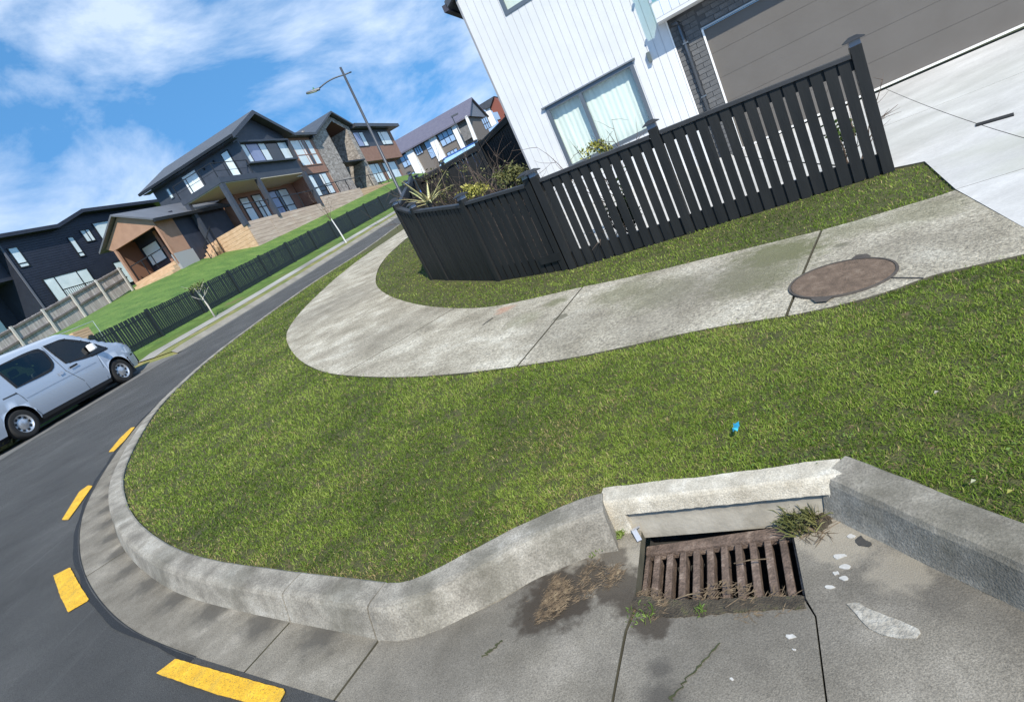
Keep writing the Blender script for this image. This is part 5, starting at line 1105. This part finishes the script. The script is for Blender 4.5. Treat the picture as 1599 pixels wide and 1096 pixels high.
def grass(name, label, poly, n, seed, edge=None):
    r = np.random.default_rng(seed); R = np.linspace(1.2, 22, 400); dens = np.where(R < 2.6, 1, (2.6/R)**1.75)*R; cdf = np.cumsum(dens); cdf /= cdf[-1]
    rad = np.interp(r.uniform(0, 1, n), cdf, R); th = r.uniform(math.radians(-66), math.radians(62), n); P = np.c_[np.sin(th)*rad, np.cos(th)*rad]
    k = inside(P, np.asarray(poly)); P = P[k]; rad = rad[k]
    big = vnoise(P[:, 0], P[:, 1], 1.3, 1)*.5+vnoise(P[:, 0], P[:, 1], 3.7, 2)*.3+vnoise(P[:, 0], P[:, 1], 11, 3)*.2
    fine_ = vnoise(P[:, 0], P[:, 1], 26, 4); bare = np.clip((vnoise(P[:, 0], P[:, 1], 5.1, 21)*.7+vnoise(P[:, 0], P[:, 1], 17, 22)*.3-.70)*7, 0, .55)
    ed = np.minimum(near_dist(P, KI[::6]), near_dist(P, PO[::6])) if edge else np.full(len(P), 1.0)
    kk = near_dist(P, KI[::6]) if edge else np.full(len(P), 1.0)
    keep = r.uniform(0, 1, len(P)) < np.clip(.3+kk*14, 0, 1)*np.clip(.35+1.3*fine_, 0, 1)*(1-bare)
    P = P[keep]; rad = rad[keep]; big = big[keep]; fine_ = fine_[keep]; kk = kk[keep]; m_ = len(P)
    tint = np.clip(-.12+1.0*big+.22*(fine_-.5)+r.normal(0, .17, m_), .0, .74); dry = r.uniform(0, 1, m_) < .045+.35*np.exp(-kk/.08)+.9*np.clip(vnoise(P[:, 0], P[:, 1], 2.3, 9)-.70, 0, 1)+.8*np.clip(vnoise(P[:, 0], P[:, 1], 7.3, 12)-.80, 0, 1)
    tint[dry] = r.uniform(.76, 1, dry.sum())
    sc_ = np.maximum(1, rad/2.8)**.62; h = (.010+.017*r.uniform(0, 1, m_)*(.4+fine_)*(.6+.8*big))*np.minimum(sc_, 1.5); wd = .0011*(1+r.uniform(0, 1.2, m_))*sc_**1.35
    a = r.uniform(0, 6.283, m_); lean_ = np.abs(r.normal(.95, .5, m_)); b = a+r.normal(0, .7, m_)
    z = G(P[:, 0], P[:, 1])-.012; sx, sy = -np.sin(a)*wd, np.cos(a)*wd; dx, dy = np.cos(b)*np.sin(lean_)*h, np.sin(b)*np.sin(lean_)*h; dz_ = np.cos(np.minimum(lean_, 1.35))*h
    V = np.empty((m_, 5, 3)); V[:, 0] = np.c_[P[:, 0]-sx, P[:, 1]-sy, z]; V[:, 1] = np.c_[P[:, 0]+sx, P[:, 1]+sy, z]
    V[:, 2] = np.c_[P[:, 0]+dx*.5+sx*.8, P[:, 1]+dy*.5+sy*.8, z+dz_*.65]; V[:, 3] = np.c_[P[:, 0]+dx*.5-sx*.8, P[:, 1]+dy*.5-sy*.8, z+dz_*.65]; V[:, 4] = np.c_[P[:, 0]+dx*1.15, P[:, 1]+dy*1.15, z+dz_*.95]
    me = bpy.data.meshes.new(name); me.vertices.add(m_*5); me.vertices.foreach_set('co', V.ravel())
    idx = (np.arange(m_)*5)[:, None]; lv = np.concatenate([idx+np.array([0, 1, 2, 3]), idx+np.array([3, 2, 4])], axis=1).ravel()
    me.loops.add(len(lv)); me.loops.foreach_set('vertex_index', lv.astype(np.int32)); me.polygons.add(2*m_)
    st = (np.arange(m_)*7)[:, None]+np.array([0, 4]); me.polygons.foreach_set('loop_start', st.ravel().astype(np.int32)); me.polygons.foreach_set('loop_total', np.tile([4, 3], m_).astype(np.int32))
    me.update(); me.validate(); atr = me.attributes.new('tint', 'FLOAT', 'POINT'); atr.data.foreach_set('value', np.repeat(tint, 5).astype(np.float32))
    o = link(name, me, GM); o['kind'] = 'stuff'; tag(o, label, 'grass'); return o
gv_poly = np.vstack([ragged(KI, -1e-3, 0, .008, 1), [blkA+bn*.022, (blkA+blkB)/2+bn*.034, blkB+bn*.03, blkB+bu*.06+bn*.04], ragged(KR, -1e-3, 0, .006, 2), [(1.5, -1.5), (1.8, .8)], ragged(PO, -1e-3, .003, .014, 3)])
grass('verge_grass', 'short green lawn grass of the kerbside verge', gv_poly, 1250000, 5, True)
grass('strip_grass', 'green grass between the footpath and the black fence', np.vstack([ragged(PI_, 1e-3, .003, .014, 4), [(-1.0, 19), E_+[-.06, 0], D_+[-.08, -.05], C_+[-.08, -.06], B_+[-.06, -.07], A_+[-.04, -.06], R_P+[0, -.06]], [DR[0], DR[1]]]), 600000, 6, False)

rc = np.random.default_rng(77); th = rc.uniform(-1.0, .95, 26000); rr_ = rc.uniform(1.5, 6.0, 26000); CP = np.c_[np.sin(th)*rr_, np.cos(th)*rr_]; CP = CP[inside(CP, verge_poly)]
cn = vnoise(CP[:, 0], CP[:, 1], 2.1, 31)*.55+vnoise(CP[:, 0], CP[:, 1], 8, 32)*.45; CP = CP[rc.uniform(0, 1, len(CP)) < np.clip((cn-.55)*3, .02, .5)]; clv = MB(); CZ = G(CP[:, 0], CP[:, 1])
for p, zc_ in zip(CP, CZ):
    z_ = zc_+rc.uniform(.0, .010); a = rc.uniform(0, 6.3); L_ = rc.uniform(.003, .008); d = Vector((math.cos(a)*L_, math.sin(a)*L_, rc.normal(0, .3)*L_)); u_ = Vector((-d.y, d.x, rc.normal(0, .3)*L_))*.55; b = Vector((p[0], p[1], z_)); n0 = len(clv.v)
    clv.v += [tuple(b-d), tuple(b-d*.2+u_), tuple(b+d), tuple(b-d*.2-u_)]; clv.f.append((n0, n0+1, n0+2, n0+3))
co_ = clv.build('clover', leafmat('clover_leaf', (.06, .11, .02), (.12, .19, .035), (.22, .28, .06))); co_['kind'] = 'stuff'; tag(co_, 'small clover leaves mixed through the kerbside verge grass', 'clover')
# ================================================================== LITTER AND DEBRIS
def gpt(px, py, off=0.0): p = hit(px, py, zgut); return np.array([p[0], p[1], p[2]+off])
SILT = mat('wet_silt', (.045, .035, .023), (.09, .072, .048), 25, .95, .9, 160, c3=(.11, .11, .04), c3pos=.7)
def silt(px, seed):
    r = np.random.default_rng(seed); ct = np.array([gpt(*q)[:2] for q in px]); P = resample(np.vstack([ct, ct[:1]]), .012)[:-1]; P = P+r.normal(0, .0035, P.shape); cen = P.mean(0)
    sheet('silt', P, lambda x, y: zgut(x, y)+.003+.004*np.abs(np.sin(x*91)*np.sin(y*83)), SILT, .025, channel, thick=.008)
silt([(992,930),(1040,936),(1100,938),(1160,934),(1215,932),(1256,930),(1258,950),(1200,952),(1130,958),(1060,964),(1010,962),(985,948)], 2)
silt([(1285,795),(1306,797),(1300,815),(1280,830),(1265,822)], 4)
STRAW = mat('straw_litter', (.06, .043, .027), (.14, .10, .06), 30, .9, c3=(.34, .27, .17), c3pos=.8); GREENW = leafmat('fresh_weed', (.06, .11, .02), (.12, .18, .035), (.2, .24, .06))
for k, (px, lab, rad, n, h, lm, fl) in enumerate((((948, 900), 'thin dead grass between the clipping pile and the grate', .07, 260, .03, STRAW, 2.5), ((1268, 822), 'dry stems tangled over the right end of the grate', .07, 120, .07, STRAW, 1.2), ((850, 935), 'pile of brown dead grass clippings in the gutter', .12, 1500, .03, STRAW, 2.5), ((905, 905), 'scattered dry straw beside the clipping pile', .12, 420, .03, STRAW, 2.5), ((1010, 945), 'dead grass caught at the near left corner of the grate', .08, 320, .028, STRAW, 2.5),
        ((1130, 948), 'dead grass lying along the near edge of the grate', .12, 420, .028, STRAW, 2.5), ((1215, 945), 'dry twigs at the near right corner of the grate', .07, 90, .04, STRAW, 2.0))):
    p = gpt(*px); o = tuft('grass_clippings', lab, p, rad, n, h, lm, 50+k, 'clippings', 'stuff', fl, .0028)
for k, (px, lab, rad, n, h) in enumerate((((1250, 818), 'green weed tuft at the right end of the drain inlet', .07, 230, .085), ((962, 832), 'low green weeds below the left end of the inlet block', .05, 170, .035), ((925, 858), 'mossy weeds along the kerb foot left of the inlet', .05, 130, .03), ((1095, 955), 'tiny green seedling in front of the grate', .02, 30, .03), ((1000, 960), 'small weeds on the apron below the grate corner', .06, 60, .025))):
    tuft('weed_tuft', lab, gpt(*px), rad, n, h, LEAFO if k == 0 else GREENW, 70+k, 'weeds', None, .0, .005)
# two long straws over the grate
for k, (a, b, lab) in enumerate((((1150, 889), (1205, 882), 'thin dry stalk lying across the grate bars'), ((1135, 955), (1183, 928), 'pale stalk lying on the near grate edge'), ((1057, 942), (1098, 931), 'curved pale grass stem on the grate frame'))):
    A0, B0 = gpt(*a, .03 if k == 0 else .02), gpt(*b, .03 if k == 0 else .02); tag(MB().tube([A0, (A0+B0)/2+[0, 0, .006], B0], .0022, 5).build('dry_stalk', STRAW), lab, 'stalk', 'stalks on the drain grate')
# white clip, blue wrapper, paper scraps
c = gpt(998, 843, .01); cl = MB(); cl.hexa([(-.011, -.02, 0), (.011, -.02, 0), (.011, .03, .02), (-.011, .03, .02), (-.011, -.021, .003), (.011, -.021, .003), (.011, .029, .024), (-.011, .029, .024)]); cl.hexa([(-.011, .03, .020), (.03, .034, .022), (.03, .042, .022), (-.011, .042, .02), (-.011, .03, .024), (.03, .034, .026), (.03, .042, .026), (-.011, .042, .024)])
tag(cl.build('metal_clip', SILV, None, loc=tuple(c)), 'bent silver metal clip at the left corner of the drain', 'clip')
p = gp(1150, 668, .03); m2 = MB(); n = 6
for i in range(n+1): t_ = i/n-.5; w_ = .014*(1-abs(t_)*1.2)+.003; m2.v += [(t_*.05-w_*.4, t_*.06+w_, .004+.012*math.sin(i*1.9)), (t_*.05+w_*.4, t_*.06-w_, .010+.010*math.cos(i*2.3))]
for i in range(n): m2.f.append((2*i, 2*i+1, 2*i+3, 2*i+2))
wr = m2.build('blue_wrapper', mat('wrapper_blue', (.05, .42, .62), None, rough=.35), None, loc=tuple(p)); tag(wr, 'crumpled bright blue wrapper lying on the grass', 'wrapper'); sm_ = wr.modifiers.new('t', 'SOLIDIFY'); sm_.thickness = .0015
def scab(px, label, name, ax_, n, mt, h=.004, seed=1, parent=None):
    r = np.random.default_rng(seed); ct = np.array([gpt(*q) for q in px]); P = resample(np.vstack([ct, ct[:1]])[:, :2], min(.02, np.ptp(ct[:, :2], axis=0).max()/4))[:-1]; P = P+r.normal(0, .0012, P.shape)
    o = sheet(name, P, lambda x, y: zgut(x, y)+h, mt, .03, parent, thick=h+.002); return o
PLAST = mat('mortar_splash', (.22, .20, .165), (.36, .335, .285), 30, .95, .5, 90, c3=(.48, .455, .40))
scab([(1322,944),(1338,940),(1358,952),(1385,962),(1412,972),(1440,985),(1434,996),(1405,997),(1375,992),(1352,978),(1340,962)], '', 'mortar_splash', 0, 0, PLAST, .004, 1, channel)
for k, (x, y, r_) in enumerate(((1312, 868, 9), (1320, 885, 8), (1305, 895, 6), (1318, 903, 7), (1296, 917, 6), (1233, 994, 8), (1330, 838, 6), (1240, 1014, 3), (1143, 1060, 4))):
    rr = np.random.default_rng(k); scab([(x+r_*math.cos(a)*rr.uniform(.5, 1.2)*1.3, y+r_*math.sin(a)*rr.uniform(.4, 1.0)*.7) for a in np.linspace(0, 6.28, 7, endpoint=False)], '', 'paint_fleck', 0, 0, mat('fleck', (.38, .37, .34), (.52, .5, .47), 60, rough=.9), .003, k, channel)
scab([(1334,843),(1345,836),(1355,846),(1364,848),(1358,854),(1340,852)], '', 'damp_leaf', 0, 0, DARKPIT, .003, 3, channel)
for k, (x, y, lab) in enumerate(((1462, 613, 'small white paper scrap on the verge grass'), (1520, 752, 'pale dead leaf on the grass near the right kerb'), (1577, 768, 'yellow leaf on the grass at the right edge'))):
    p = gp(x, y, .022); m2 = MB().poly([(-.010, 0, 0), (0, -.006, .004), (.011, .0, .002), (.002, .008, .006)]); tag(m2.build('fallen_leaf', (PLAST, leafmat('dead_leaf', (.25, .26, .16), (.36, .36, .24)), LEAFY)[k], None, loc=tuple(p)), lab, 'leaf', 'leaves lying on the verge')
for a, b in (((1124, 1004), (1045, 1094)), ((784, 1000), (754, 1026))):
    P = np.array([gpt(a[0]+(b[0]-a[0])*t_+RNG.normal(0, 2.5), a[1]+(b[1]-a[1])*t_, .003) for t_ in np.linspace(0, 1, 22)]); m2 = MB()
    for q0, q1 in zip(P, P[1:]): m2.bar(q0, q1, .0015+RNG.uniform(0, .005), .0015)
    m2.build('crack', leafmat('moss', (.03, .035, .015), (.07, .075, .03)), channel)
